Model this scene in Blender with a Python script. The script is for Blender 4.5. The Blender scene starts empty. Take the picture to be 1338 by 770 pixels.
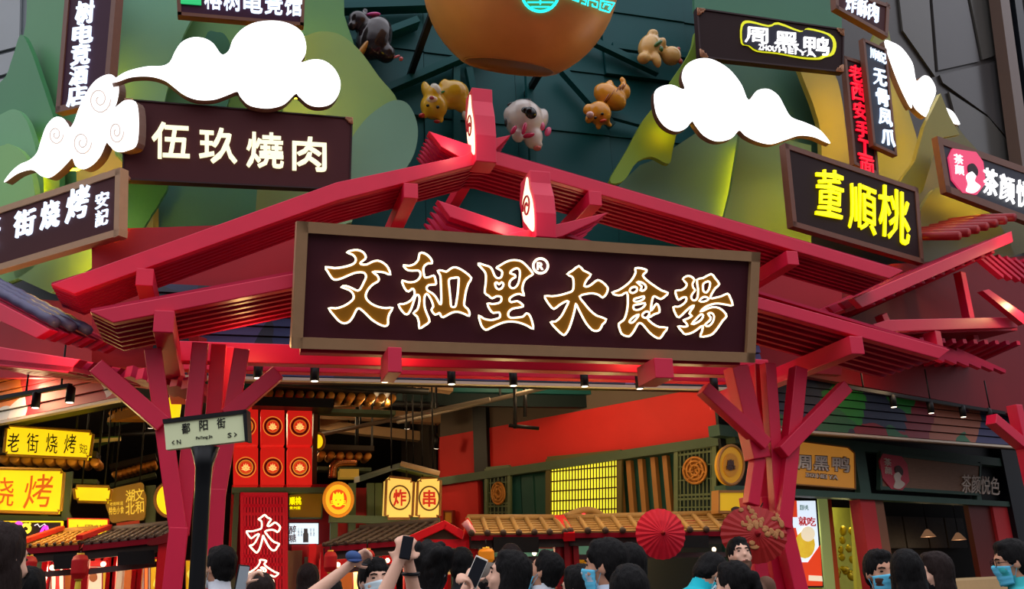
import bpy, bmesh, math, random
import numpy as np
from mathutils import Vector, Matrix, noise
from mathutils.geometry import tessellate_polygon
random.seed(7)
SC = bpy.context.scene
COL = SC.collection
PI = math.pi

# ------------------------------------------------------------------ camera
F = 1228.0                       # focal length in pixels of the 1338 x 770 frame
EYE = 1.5
_d = Vector((-379, -405, -F)).normalized()          # gate depth direction seen from the lens
_w = Vector((4201, -209, -F)); _w = (_w - _d * _w.dot(_d)).normalized()
_u = _w.cross(_d)
R = Matrix((_w, _d, _u))         # lens axes -> world (X along the gate, Y into the building, Z up)
cam = bpy.data.cameras.new('camera'); cam.sensor_width = 36; cam.lens = 36 * F / 1338
cam.clip_end = 200
co = bpy.data.objects.new('camera', cam); COL.objects.link(co)
co.matrix_world = Matrix.Translation((0, 0, EYE)) @ R.to_4x4()
SC.camera = co
# ------------------------------------------------------------------ light of the evening sky
wd = bpy.data.worlds.new('dusk'); SC.world = wd; wd.use_nodes = True
bg = wd.node_tree.nodes['Background']
# an overcast evening sky, dimmer towards the built-up horizon and the ground
_nt = wd.node_tree; _tc = _nt.nodes.new('ShaderNodeTexCoord'); _sx = _nt.nodes.new('ShaderNodeSeparateXYZ'); _cr = _nt.nodes.new('ShaderNodeValToRGB')
_nt.links.new(_tc.outputs['Generated'], _sx.inputs[0]); _nt.links.new(_sx.outputs['Z'], _cr.inputs[0]); _nt.links.new(_cr.outputs[0], bg.inputs[0])
_cr.color_ramp.elements[0].position = 0.0; _cr.color_ramp.elements[0].color = (.05, .05, .055, 1)
_e = _cr.color_ramp.elements.new(.22); _e.color = (.3, .3, .33, 1)
_cr.color_ramp.elements[2].position = .6; _cr.color_ramp.elements[2].color = (1.0, 1.0, 1.1, 1)
# _cr.color_ramp.elements[1].color = (.95, .95, 1.05, 1)
bg.inputs[1].default_value = 1.6
SC.view_settings.view_transform = 'Standard'; SC.view_settings.look = 'None'
SC.view_settings.gamma = 1; SC.view_settings.use_curve_mapping = False
SC.view_settings.exposure = 0.0
SC.cycles.max_bounces = 6; SC.cycles.diffuse_bounces = 3; SC.cycles.glossy_bounces = 3
SC.cycles.transmission_bounces = 3; SC.cycles.sample_clamp_indirect = 4
SC.cycles.caustics_reflective = False; SC.cycles.caustics_refractive = False

# ------------------------------------------------------------------ helpers
def lin(c):
    return tuple(((v / 255) / 12.92 if v / 255 <= 0.04045 else ((v / 255 + 0.055) / 1.055) ** 2.4) for v in c)
MATS = {}
def mat(name, rgb, rough=0.5, metal=0.0, var=0.0, scale=6.0, emit=0.0, bump=0.0, stretch=None, spec=0.22, coat=0.0):
    """a procedural surface: base colour (sRGB 0-255) with noise variation, relief, gloss; emit > 0 gives off light"""
    if name in MATS: return MATS[name]
    m = bpy.data.materials.new(name); m.use_nodes = True; MATS[name] = m
    nt = m.node_tree; b = nt.nodes['Principled BSDF']; c = lin(rgb)
    b.inputs['Roughness'].default_value = rough; b.inputs['Metallic'].default_value = metal
    b.inputs['Specular IOR Level'].default_value = spec
    b.inputs['Coat Weight'].default_value = coat
    b.inputs['Base Color'].default_value = (*c, 1)
    if emit:
        b.inputs['Emission Color'].default_value = (*c, 1); b.inputs['Emission Strength'].default_value = emit
        b.inputs['Base Color'].default_value = (*[v * 0.5 for v in c], 1)
    if var or bump:
        tc = nt.nodes.new('ShaderNodeTexCoord'); n = nt.nodes.new('ShaderNodeTexNoise')
        n.inputs['Scale'].default_value = scale; n.inputs['Detail'].default_value = 4
        mp = nt.nodes.new('ShaderNodeMapping')
        if stretch: mp.inputs['Scale'].default_value = stretch
        nt.links.new(tc.outputs['Object'], mp.inputs[0]); nt.links.new(mp.outputs[0], n.inputs['Vector'])
        if var:
            mx = nt.nodes.new('ShaderNodeMixRGB'); mx.blend_type = 'MIX'
            mx.inputs[1].default_value = (*[v * (1 - var) for v in c], 1)
            mx.inputs[2].default_value = (*[min(1, v * (1 + var) + 0.01 * var) for v in c], 1)
            nt.links.new(n.outputs['Fac'], mx.inputs[0])
            nt.links.new(mx.outputs[0], b.inputs['Base Color' if not emit else 'Emission Color'])
        if bump:
            bp = nt.nodes.new('ShaderNodeBump'); bp.inputs['Strength'].default_value = bump
            bp.inputs['Distance'].default_value = 0.02
            nt.links.new(n.outputs['Fac'], bp.inputs['Height']); nt.links.new(bp.outputs[0], b.inputs['Normal'])
    return m

class Plane:
    """a wall plane; at(px, py) gives the point of the plane seen at a pixel of the photograph"""
    def __init__(s, p, n):
        s.p = Vector(p); s.n = Vector(n).normalized()
        if s.n.dot(Vector((0, 0, EYE)) - s.p) < 0: s.n = -s.n
    def at(s, x, y):
        r = R @ Vector((x - 669, 385 - y, -F))
        o = Vector((0, 0, EYE)); return o + r * ((s.p - o).dot(s.n) / r.dot(s.n))
    def off(s, d): return Plane(s.p + s.n * d, s.n)
def YP(y): return Plane((0, y, 0), (0, -1, 0))
def pix(x, y, Y): return YP(Y).at(x, y)
def hdir(x, y):
    r = R @ Vector((x - 669, 385 - y, -F)); r.z = 0; return r.normalized()
def vplane(p, d):  return Plane(p, Vector((d.y, -d.x, 0)))

class Geo:
    def __init__(s): s.v = []; s.f = []; s.m = []; s.sm = []
    def add(s, vs, fs, mi=0, smooth=False):
        o = len(s.v); s.v += [tuple(v) for v in vs]
        for f in fs: s.f.append(tuple(i + o for i in f)); s.m.append(mi); s.sm.append(smooth)
    def box(s, c, sz, rz=0, mi=0, M=None):
        hx, hy, hz = sz[0] / 2, sz[1] / 2, sz[2] / 2
        T = Matrix.Translation(c) @ (M.to_4x4() if M else Matrix.Rotation(rz, 4, 'Z'))
        vs = [T @ Vector((x, y, z)) for x in (-hx, hx) for y in (-hy, hy) for z in (-hz, hz)]
        s.add(vs, [(0, 1, 3, 2), (4, 6, 7, 5), (0, 4, 5, 1), (2, 3, 7, 6), (0, 2, 6, 4), (1, 5, 7, 3)], mi)
    def beam(s, a, b, w, h, up=(0, 0, 1), mi=0, bev=0.0):
        """a bar with its long axis from a to b, w across, h along 'up'"""
        a = Vector(a); b = Vector(b); z = (b - a).normalized(); u = Vector(up)
        x = z.cross(u)
        if x.length < 1e-4: x = z.cross(Vector((0, 1, 0)))
        x.normalize(); y = x.cross(z).normalized()
        if bev:
            c = bev
            pr = [(-w/2+c,-h/2),(w/2-c,-h/2),(w/2,-h/2+c),(w/2,h/2-c),(w/2-c,h/2),(-w/2+c,h/2),(-w/2,h/2-c),(-w/2,-h/2+c)]
        else: pr = [(-w / 2, -h / 2), (w / 2, -h / 2), (w / 2, h / 2), (-w / 2, h / 2)]
        n = len(pr)
        vs = [a + x * i + y * j for i, j in pr] + [b + x * i + y * j for i, j in pr]
        s.add(vs, [tuple(range(n)), tuple(range(2 * n - 1, n - 1, -1))] + [(i, n + i, n + (i + 1) % n, (i + 1) % n) for i in range(n)], mi)
    def prism(s, pts, vec, mi=0, side=None, holes=()):
        """polygon pts (front) pushed along vec; with holes"""
        loops = [[Vector(p) for p in pts]] + [[Vector(p) for p in h] for h in holes]
        flat = [p for l in loops for p in l]; n = len(flat); vec = Vector(vec)
        if holes or n > 4:
            tri = tessellate_polygon(loops)
        else: tri = [tuple(range(n))]
        s.add(flat + [p + vec for p in flat], list(tri) + [tuple(i + n for i in reversed(t)) for t in tri], mi)
        o = 0
        for l in loops:
            k = len(l)
            s.add(l + [p + vec for p in l], [(i, (i + 1) % k, k + (i + 1) % k, k + i) for i in range(k)], mi if side is None else side)
    def tube(s, pts, r, n=6, closed=False, mi=0, r2=None):
        pts = [Vector(p) for p in pts]; N = len(pts); vs = []; ref = None
        for i, p in enumerate(pts):
            a = pts[(i - 1) % N] if (closed or i) else p
            b = pts[(i + 1) % N] if (closed or i < N - 1) else p
            t = (b - a).normalized() if (b - a).length > 1e-9 else Vector((0, 0, 1))
            if ref is None:
                ref = t.cross(Vector((0, 0, 1)))
                if ref.length < .1: ref = t.cross(Vector((0, 1, 0)))
            x = (ref - t * ref.dot(t)).normalized(); ref = x; y = t.cross(x)
            rr = r if r2 is None else r + (r2 - r) * i / (N - 1)
            vs += [p + (x * math.cos(2 * PI * k / n) + y * math.sin(2 * PI * k / n)) * rr for k in range(n)]
        fs = []
        for i in range(N if closed else N - 1):
            j = (i + 1) % N
            fs += [(i * n + k, i * n + (k + 1) % n, j * n + (k + 1) % n, j * n + k) for k in range(n)]
        if not closed: fs += [tuple(reversed(range(n))), tuple(range((N - 1) * n, N * n))]
        s.add(vs, fs, mi, True)
    def lathe(s, prof, c, n=24, M=None, mi=0, sx=1, sy=1):
        """profile of (radius, height) turned about local Z at c"""
        T = Matrix.Translation(c) @ (M.to_4x4() if M else Matrix.Identity(4)); N = len(prof)
        vs = [T @ Vector((r * math.cos(2 * PI * k / n) * sx, r * math.sin(2 * PI * k / n) * sy, z)) for r, z in prof for k in range(n)]
        fs = [(i * n + k, i * n + (k + 1) % n, (i + 1) * n + (k + 1) % n, (i + 1) * n + k) for i in range(N - 1) for k in range(n)]
        if prof[0][0] > 1e-5: fs.append(tuple(reversed(range(n))))
        if prof[-1][0] > 1e-5: fs.append(tuple(range((N - 1) * n, N * n)))
        s.add(vs, fs, mi, True)
    def ball(s, c, r, M=None, n=14, m=9, mi=0):
        r = (r, r, r) if isinstance(r, (int, float)) else r
        T = Matrix.Translation(c) @ (M.to_4x4() if M else Matrix.Identity(4))
        vs = []
        for i in range(m + 1):
            a = PI * i / m
            for k in range(n):
                b = 2 * PI * k / n
                vs.append(T @ Vector((r[0] * math.sin(a) * math.cos(b), r[1] * math.sin(a) * math.sin(b), r[2] * math.cos(a))))
        s.add(vs, [(i * n + k, (i + 1) * n + k, (i + 1) * n + (k + 1) % n, i * n + (k + 1) % n) for i in range(m) for k in range(n)], mi, True)
    def slab(s, pl, poly, t, mi=0, side=None, holes=()):
        """outline given in pixels on plane pl, thickness t away from the viewer"""
        s.prism([pl.at(*p) for p in poly], pl.n * -t, mi, side, [[pl.at(*p) for p in h] for h in holes])
    def build(s, name, mats, parent=None, bevel=0.0):
        me = bpy.data.meshes.new(name)
        me.from_pydata([tuple(v) for v in s.v], [], s.f)
        for m in (mats if isinstance(mats, (list, tuple)) else [mats]): me.materials.append(m)
        me.polygons.foreach_set('material_index', s.m); me.polygons.foreach_set('use_smooth', s.sm)
        bm = bmesh.new(); bm.from_mesh(me)
        bmesh.ops.remove_doubles(bm, verts=bm.verts, dist=1e-5)
        bmesh.ops.recalc_face_normals(bm, faces=bm.faces); bm.to_mesh(me); bm.free()
        o = bpy.data.objects.new(name, me); COL.objects.link(o)
        if parent: o.parent = parent
        if bevel:
            md = o.modifiers.new('bevel', 'BEVEL'); md.width = bevel; md.segments = 2; md.limit_method = 'ANGLE'; md.angle_limit = 0.9
        return o

ROOTS = []
def tag(o, label=None, cat=None, group=None, kind=None):
    if label: o['label'] = label
    if cat: o['category'] = cat
    if group: o['group'] = group
    if kind: o['kind'] = kind
    ROOTS.append(o); return o
def thing(name, label, cat, group=None):
    o = bpy.data.objects.new(name, None); o.empty_display_size = .1; COL.objects.link(o)
    return tag(o, label, cat, group)
def struct(name, geo, m, parent=None):
    o = geo.build(name, m, parent); o['kind'] = 'structure'; ROOTS.append(o); return o
def tree(o):
    r = [o]
    for c in o.children: r += tree(c)
    return r
DONE = set()
def ground(root):
    """put a thing's origin at its base (its geometry is first laid out in world space)"""
    if root.name in DONE: return
    DONE.add(root.name)
    ms = [o for o in tree(root) if o.type == 'MESH']
    pts = []
    for o in ms:
        n = len(o.data.vertices)
        if n:
            a = np.empty(n * 3, np.float32); o.data.vertices.foreach_get('co', a); a = a.reshape(-1, 3)
            pts += [a.min(0), a.max(0)]
    if not pts: return
    pts = np.array(pts); lo = pts.min(0); hi = pts.max(0)
    b = Vector(((lo[0] + hi[0]) / 2, (lo[1] + hi[1]) / 2, lo[2]))
    for o in ms: o.data.transform(Matrix.Translation(-b))
    root.location = b
def copy_tree(o, parent=None):
    c = o.copy(); COL.objects.link(c); c.parent = parent
    for ch in o.children: copy_tree(ch, c)
    return c
def dup(root, dv, label=None, rz=0, s=1):
    ground(root); c = copy_tree(root); c.location = root.location + Vector(dv); c.rotation_euler.z += rz
    if s != 1: c.scale = (s, s, s)
    if label: c['label'] = label
    DONE.add(c.name); return c

def spline(pts, n=4, closed=True):
    """smooth curve through 2-D points"""
    out = []; N = len(pts)
    for i in range(N if closed else N - 1):
        g = (lambda k: pts[k % N]) if closed else (lambda k: pts[min(max(k, 0), N - 1)])
        p0, p1, p2, p3 = g(i - 1), g(i), g(i + 1), g(i + 2)
        for k in range(n):
            t = k / n
            out.append(tuple(0.5 * (2 * b + (c - a) * t + (2 * a - 5 * b + 4 * c - d) * t * t + (3 * b - a - 3 * c + d) * t ** 3) for a, b, c, d in zip(p0, p1, p2, p3)))
    if not closed: out.append(pts[-1])
    return out

# ---- lettering: glyph outlines of the built-in font, laid into any four-cornered field
GLYPH = {}
def glyph(ch, bold):
    k = (ch, bold)
    if k in GLYPH: return GLYPH[k]
    c = bpy.data.curves.new('glyph', 'FONT'); c.body = ch; c.size = 1; c.resolution_u = 2
    o = bpy.data.objects.new('glyph', c); COL.objects.link(o)
    dg = bpy.context.evaluated_depsgraph_get(); me = bpy.data.meshes.new_from_object(o.evaluated_get(dg))
    vs = [(v.co.x, v.co.y) for v in me.vertices]; fs = [tuple(p.vertices) for p in me.polygons]
    bpy.data.objects.remove(o); bpy.data.curves.remove(c); bpy.data.meshes.remove(me)
    cnt = {}
    for f in fs:
        for a, b in zip(f, f[1:] + f[:1]): cnt[(a, b)] = 1
    ed = [e for e in cnt if (e[1], e[0]) not in cnt]
    if bold:                                  # fatten the strokes: push every outline point outwards
        nn = [[0.0, 0.0] for _ in vs]
        for a, b in ed:
            dx, dy = vs[b][0] - vs[a][0], vs[b][1] - vs[a][1]; l = math.hypot(dx, dy) or 1
            for k_ in (a, b): nn[k_][0] += dy / l; nn[k_][1] -= dx / l
        vs = [(x + bold * n_[0] / max(.6, math.hypot(*n_)), y + bold * n_[1] / max(.6, math.hypot(*n_))) for (x, y), n_ in zip(vs, nn)]
    if vs:
        x0 = min(v[0] for v in vs); x1 = max(v[0] for v in vs); y0 = min(v[1] for v in vs); y1 = max(v[1] for v in vs)
    else: x0 = x1 = y0 = y1 = 0
    GLYPH[k] = (vs, fs, ed, (x0, x1, y0, y1)); return GLYPH[k]
def lay_glyph(g, ch, q, n, depth, bold=0.0, slant=0.0, fit=True, mi=0, wob=0.0):
    """q: four world corners (top-left, top-right, bottom-right, bottom-left) the glyph fills"""
    vs, fs, ed, (x0, x1, y0, y1) = glyph(ch, bold)
    if not vs: return
    out = []
    for x, y in vs:
        u = (x - x0) / max(x1 - x0, 1e-6); v = (y - y0) / max(y1 - y0, 1e-6)
        if wob:
            u += wob * math.sin(v * 5 + ord(ch[0])) * .6; v += wob * math.sin(u * 4 + 1 + ord(ch[0]) % 7)
        u += slant * (v - .5); t = 1 - v
        out.append(q[0] * (1 - u) * (1 - t) + q[1] * u * (1 - t) + q[2] * u * t + q[3] * (1 - u) * t)
    k = len(out); n = Vector(n)
    g.add(out + [p - n * depth for p in out], fs + [(b, a, a + k, b + k) for a, b in ed], mi)
def text_row(pl, body, quad, m, parent, depth=.02, bold=.01, gap=.14, vertical=False, slant=0, wob=0, name='character', join=False, lift=.012, mi=0, geo=None):
    """characters set one beside (or below) another in the pixel field quad of plane pl; each is a part of its own"""
    P = pl.off(lift + depth); q = [P.at(*p) for p in quad]; N = len(body); g = geo or Geo(); made = []
    for i, ch in enumerate(body):
        if ch == ' ': continue
        a, b = (i + gap / 2) / N, (i + 1 - gap / 2) / N
        if vertical:
            c = [q[0].lerp(q[3], a), q[1].lerp(q[2], a), q[1].lerp(q[2], b), q[0].lerp(q[3], b)]
        else:
            c = [q[0].lerp(q[1], a), q[0].lerp(q[1], b), q[3].lerp(q[2], b), q[3].lerp(q[2], a)]
        lay_glyph(g, ch, c, P.n, depth, bold, slant, wob=wob, mi=mi)
        if not join and geo is None: made.append(g.build(name, m, parent)); g = Geo()
    if join and geo is None: made.append(g.build(name, m, parent))
    return made
def quad_px(x0, y0, x1, y1): return [(x0, y0), (x1, y0), (x1, y1), (x0, y1)]
def remesh(g, vox, smooth=2, name='tmp'):
    """melt overlapping solids of g into one continuous skin; returns mesh"""
    o = g.build(name, []); md = o.modifiers.new('r', 'REMESH'); md.mode = 'VOXEL'; md.voxel_size = vox; md.use_smooth_shade = True
    if smooth:
        m2 = o.modifiers.new('s', 'SMOOTH'); m2.iterations = smooth; m2.factor = .5
    me = bpy.data.meshes.new_from_object(o.evaluated_get(bpy.context.evaluated_depsgraph_get()))
    old = o.data; bpy.data.objects.remove(o); bpy.data.meshes.remove(old); me.name = name
    return me
def link_mesh(name, me, m, parent=None):
    me.materials.clear()
    for x in (m if isinstance(m, (list, tuple)) else [m]): me.materials.append(x)
    o = bpy.data.objects.new(name, me); COL.objects.link(o)
    if parent: o.parent = parent
    return o
def lamp(name, p, energy, color, kind='POINT', size=.08, rot=None, spot=1.2, parent=None):
    l = bpy.data.lights.new(name, kind); l.energy = energy; l.color = color
    if kind == 'AREA': l.size = size
    else: l.shadow_soft_size = size
    if kind == 'SPOT': l.spot_size = spot; l.spot_blend = .5
    o = bpy.data.objects.new(name, l); COL.objects.link(o); o.location = p
    if rot: o.rotation_euler = rot
    return o

# ------------------------------------------------------------------ surfaces shared by many things
RED = mat('red_paint', (214, 22, 64), .42, var=.10, scale=3, spec=.4)
DRED = mat('dark_red_paint', (150, 18, 40), .5, var=.12, scale=4)
LACQ = mat('red_lacquer', (206, 18, 30), .35, var=.08)
WALLRED = mat('red_wall_plaster', (196, 38, 34), .6, var=.10, scale=2)
BLACK = mat('black_metal', (16, 16, 18), .45)
SOOT = mat('black_ceiling_paint', (50, 44, 40), .8, var=.2, scale=2)
CHOC = mat('dark_brown_board', (74, 38, 40), .6, var=.08, scale=3, spec=.1)
FRAMEB = mat('bronze_frame', (172, 134, 98), .4, var=.10, scale=8)
COPPER = mat('copper_brown_frame', (112, 70, 52), .45, var=.12, scale=8)
GOLD = mat('gold_letter_face', (172, 114, 30), .4, metal=.2, emit=0)
NEONW = mat('warm_white_neon_tube', (255, 236, 200), .4, emit=2.4)
WHITE_L = mat('white_light_letter', (255, 255, 255), .4, emit=1.6)
CREAM_L = mat('cream_light_letter', (255, 250, 205), .4, emit=1.15)
COOL_L = mat('cool_white_light_letter', (214, 232, 255), .4, emit=1.5)
CLOUD_L = mat('white_cloud_light_panel', (255, 255, 255), .4, emit=1.9)
CLOUD_S = mat('cloud_side_return', (112, 84, 72), .5)
YEL_L = mat('yellow_light_letter', (255, 244, 0), .4, emit=1.1)
REDL = mat('red_light_letter', (255, 20, 50), .4, emit=1.0)
YBOX = mat('yellow_light_box', (255, 214, 20), .4, emit=.95, var=.05)
GREENB = mat('dark_green_beam', (72, 88, 66), .5, var=.1)
GREENP = mat('green_shop_panel', (30, 74, 66), .5, var=.12)
TEAL = mat('teal_wall_panel', (12, 78, 80), .45, var=.25, scale=.5)
TILE = mat('roof_tile_ochre', (150, 116, 70), .5, var=.18, scale=10, bump=.2)
TILED = mat('roof_tile_dark', (74, 60, 52), .55, var=.2, scale=10, bump=.2)
BRASS = mat('brass_log_end', (206, 140, 60), .35, metal=.4)
# ------------------------------------------------------------------ planes of the corner
LD = hdir(-1600, 860); RD = hdir(2700, 690)
LP = vplane(pix(155, 250, 12.0), LD); RP = vplane(pix(1030, 240, 12.0), RD)
CORNER = pix(962, 560, 12.3)
SL = vplane(CORNER, hdir(-850, 835)); SR = vplane(CORNER, hdir(2200, 700))   # the green shop's two faces
LIN = Vector((-LP.n.x, -LP.n.y, 0)); RIN = Vector((-RP.n.x, -RP.n.y, 0))

# ------------------------------------------------------------------ the setting
fm = mat('stone_floor', (74, 68, 64), .35, var=.15, scale=1.2)
g = Geo(); g.box((6, 16, -.06), (70, 60, .12)); struct('floor', g, fm)
g = Geo(); g.prism([(-1.6, 12.4, 5.1), (8.3, 12.2, 5.1), (26, 17.5, 5.1), (36, 42, 5.1), (-24, 42, 5.1), (-13, 24.6, 5.1)], (0, 0, .1)); struct('ceiling', g, SOOT)
g = Geo(); g.box((2, 34, 3), (60, .2, 6)); struct('wall_back', g, mat('back_wall_dark', (74, 58, 48), .8, var=.3, scale=.8))
g = Geo(); g.box((-18, 24, 3), (.2, 22, 6)); struct('wall_left', g, mat('back_wall_dark', (46, 36, 30)))
# teal panelled wall behind the hanging animals: sheets with open joints on a dark backing
g = Geo(); g.box((4.9, 14.65, 9.2), (10.8, .1, 9.6)); wt = struct('wall_front', g, mat('teal_backing', (8, 26, 28), .7))
rows = [4.6, 5.9, 7.1, 8.3, 9.5, 10.8, 12.2, 13.8]
cols = [-.4, 1.3, 3.0, 4.7, 6.5, 8.3, 10.2]
for i in range(len(rows) - 1):
    for j in range(len(cols) - 1):
        g = Geo(); t = .02 * ((i * 7 + j * 3) % 4)
        a, b, c, d = cols[j] + .006, cols[j + 1] - .006, rows[i] + .006, rows[i + 1] - .006
        y0 = 14.58 - t
        # every sheet tips out at its lower edge like lapped cladding
        g.add([(a, y0, d), (b, y0, d), (b, y0 - .05, c), (a, y0 - .05, c), (a, 14.6, d), (b, 14.6, d), (b, 14.6, c), (a, 14.6, c)],
              [(0, 1, 2, 3), (0, 4, 5, 1), (3, 2, 6, 7), (0, 3, 7, 4), (1, 5, 6, 2)])
        g.build('wall_panel', TEAL, wt)
for a, b in (((596, 330), (596, 90)), ((640, 230), (612, 90))):
    g = Geo(); g.beam(pix(*a, 14.35), pix(*b, 14.35), .14, .12); g.build('wall_rail', TEAL, wt)
for a, b, w in (((505, 118), (640, 60), .25), ((735, 92), (800, 165), .16), ((690, 92), (700, 290), .12), ((440, 70), (545, 30), .3), ((745, 40), (860, 95), .14), ((800, 60), (905, 75), .1), ((795, 150), (850, 165), .1), ((440, 12), (560, 8), .25)):
    g = Geo(); g.beam(pix(*a, 14.3), pix(*b, 14.3), w, .12); g.build('wall_rail', TEAL, wt)

# mural bulkhead wrapping the corner above the opening; horizontal siding with a painted mural
def mural(name, cols_):
    m = bpy.data.materials.new(name); m.use_nodes = True; nt = m.node_tree; b = nt.nodes['Principled BSDF']; b.inputs['Roughness'].default_value = .6
    tc = nt.nodes.new('ShaderNodeTexCoord'); nz = nt.nodes.new('ShaderNodeTexNoise'); nz.inputs['Scale'].default_value = 1.4; nz.inputs['Detail'].default_value = 1
    mx = nt.nodes.new('ShaderNodeMixRGB'); mx.blend_type = 'ADD'; mx.inputs[0].default_value = .75
    vo = nt.nodes.new('ShaderNodeTexVoronoi'); vo.inputs['Scale'].default_value = 1.25
    cr = nt.nodes.new('ShaderNodeValToRGB'); cr.color_ramp.interpolation = 'CONSTANT'
    sp = nt.nodes.new('ShaderNodeSeparateColor')
    nt.links.new(tc.outputs['Object'], nz.inputs['Vector']); nt.links.new(tc.outputs['Object'], mx.inputs[1]); nt.links.new(nz.outputs['Color'], mx.inputs[2])
    nt.links.new(mx.outputs[0], vo.inputs['Vector']); nt.links.new(vo.outputs['Color'], sp.inputs[0]); nt.links.new(sp.outputs[0], cr.inputs[0])
    e = cr.color_ramp.elements
    while len(e) > 1: e.remove(e[-1])
    e[0].color = (*lin(cols_[0]), 1)
    for k, c in enumerate(cols_[1:]): e.new((k + 1) / len(cols_)).color = (*lin(c), 1)
    nt.links.new(cr.outputs[0], b.inputs['Base Color']); return m
MU_C = mural('mural_navy', [(22, 26, 48), (30, 34, 66), (18, 20, 34), (70, 60, 110), (28, 40, 90), (20, 22, 40), (120, 100, 140)])
MU_R = mural('mural_green_red', [(34, 96, 62), (44, 44, 86), (120, 30, 44), (36, 50, 78), (150, 84, 60), (30, 120, 50), (90, 40, 80), (40, 40, 60)])
MU_L = mural('mural_orange_white', [(170, 44, 40), (214, 208, 196), (214, 120, 40), (150, 30, 40), (190, 190, 180), (180, 50, 40)])
def bulkhead(name, pl, a, b, zt, zb, m, n=9, back=.35):
    """siding boards between world points a and b (on plan), from zb to zt, with a pale strip under"""
    A = Vector((a.x, a.y, 0)); B = Vector((b.x, b.y, 0)); nn = pl.n
    r = Geo(); r.prism([A + Vector((0, 0, zb)), B + Vector((0, 0, zb)), B + Vector((0, 0, zt)), A + Vector((0, 0, zt))], -nn * back)
    root = struct(name, r, BLACK); h = (zt - zb) / n
    for k in range(n):
        z0, z1 = zb + k * h + .008, zb + (k + 1) * h - .008; q = Geo()
        f = [A + nn * .05 + Vector((0, 0, z0)), B + nn * .05 + Vector((0, 0, z0)), B + nn * .025 + Vector((0, 0, z1)), A + nn * .025 + Vector((0, 0, z1))]
        q.prism(f, -nn * .05); q.build('siding_board', m, root)
    q = Geo(); q.beam(A + nn * .04 + Vector((0, 0, zb - .03)), B + nn * .04 + Vector((0, 0, zb - .03)), .1, .035); q.build('trim_strip', mat('pale_trim', (200, 186, 168), .4), root)
    return root
zc = pix(600, 499, 11.2).z
bulkhead('wall_mural_middle', YP(11.2), Vector((-.9, 11.2, 0)), Vector((7.0, 11.2, 0)), zc + 1.1, zc, MU_C)
ml = LP.off(-.35); bulkhead('wall_mural_left', ml, ml.at(-60, 560), ml.at(175, 522), ml.at(60, 540).z + 1.25, ml.at(60, 540).z, MU_L)
mr = RP.off(-.3); bulkhead('wall_mural_right', mr, mr.at(985, 553), mr.at(1420, 600), mr.at(1040, 562).z + 1.2, mr.at(1040, 562).z, MU_R)
# plain red bands of the front between mural and roofs
g = Geo(); p = LP.off(-.15); g.slab(p, [(-60, 390), (0, 385), (62, 392), (150, 400), (260, 440), (260, 496), (170, 494), (-60, 494)], .12)
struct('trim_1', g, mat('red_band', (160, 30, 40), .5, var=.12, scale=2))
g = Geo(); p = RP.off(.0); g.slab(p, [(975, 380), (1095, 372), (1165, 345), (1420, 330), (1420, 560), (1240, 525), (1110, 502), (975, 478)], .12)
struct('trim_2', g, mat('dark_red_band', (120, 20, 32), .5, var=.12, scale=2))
g = Geo(); g.slab(YP(11.5), [(120, 300), (420, 290), (470, 330), (470, 480), (120, 480)], .12)
struct('trim_3', g, mat('red_band', (160, 30, 40)))
g = Geo(); g.slab(YP(11.5), [(930, 330), (1020, 355), (1100, 380), (1100, 490), (930, 480)], .12)
struct('trim_4', g, mat('red_band', (160, 30, 40)))
# mall building showing past the ends of the green front
p = LP.off(-1.6)
g = Geo(); g.slab(p, [(-220, -260), (230, -200), (230, 420), (-220, 480)], .1); ul = struct('wall_upper_left', g, mat('grey_mall_cladding', (112, 120, 124), .45, var=.2, scale=.8))
for q in ([(-30, -40), (27, -40), (25, 60), (-30, 74)], [(-30, 80), (36, 62), (20, 92), (-30, 108)], [(-30, 112), (14, 100), (4, 122), (-30, 140)]):
    h = Geo(); h.slab(p.off(.05), q, .04); h.build('cladding_sheet', mat('grey_mall_sheet', (150, 156, 158), .35, var=.2, scale=.6), ul)
p = RP.off(-1.8)
g = Geo(); g.slab(p, [(1040, -200), (1600, -240), (1600, 520), (1040, 380)], .1)
ur = struct('wall_upper_right', g, mat('grey_brown_curtain_wall', (58, 54, 52), .3, var=.3, scale=.7))
for k, q in enumerate(([(1172, -30), (1212, -30), (1222, 100), (1180, 40)], [(1216, -30), (1258, -30), (1280, 80), (1226, 92)], [(1262, -30), (1298, -30), (1308, 70), (1284, 78)],
          [(1228, 98), (1310, 78), (1325, 190), (1290, 150), (1232, 108)], [(1240, 120), (1292, 154), (1326, 196), (1330, 250), (1262, 200)])):
    h = Geo(); h.slab(p.off(.06), q, .05); h.build('glass_panel', mat('smoky_glass_%d' % (k % 2), ((78, 76, 72), (68, 66, 66))[k % 2], .18, var=.2, scale=.5), ur)
for a, b, w, m in (((1300, -40), (1345, 300), .42, 'pier_brown'), ((1318, -40), (1362, 300), .35, 'pier_black')):
    h = Geo(); h.beam(p.off(.3).at(*a), p.off(.3).at(*b), w, .3, up=p.n); h.build('pier', mat(m, (104, 84, 74) if 'brown' in m else (22, 26, 32), .35), ur)
h = Geo(); h.slab(p.off(.2), [(1346, -20), (1420, -20), (1420, 330), (1356, 330)], .05); h.build('glass_panel', mat('pale_glass', (120, 122, 120), .25, var=.3, scale=.6), ur)
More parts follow.
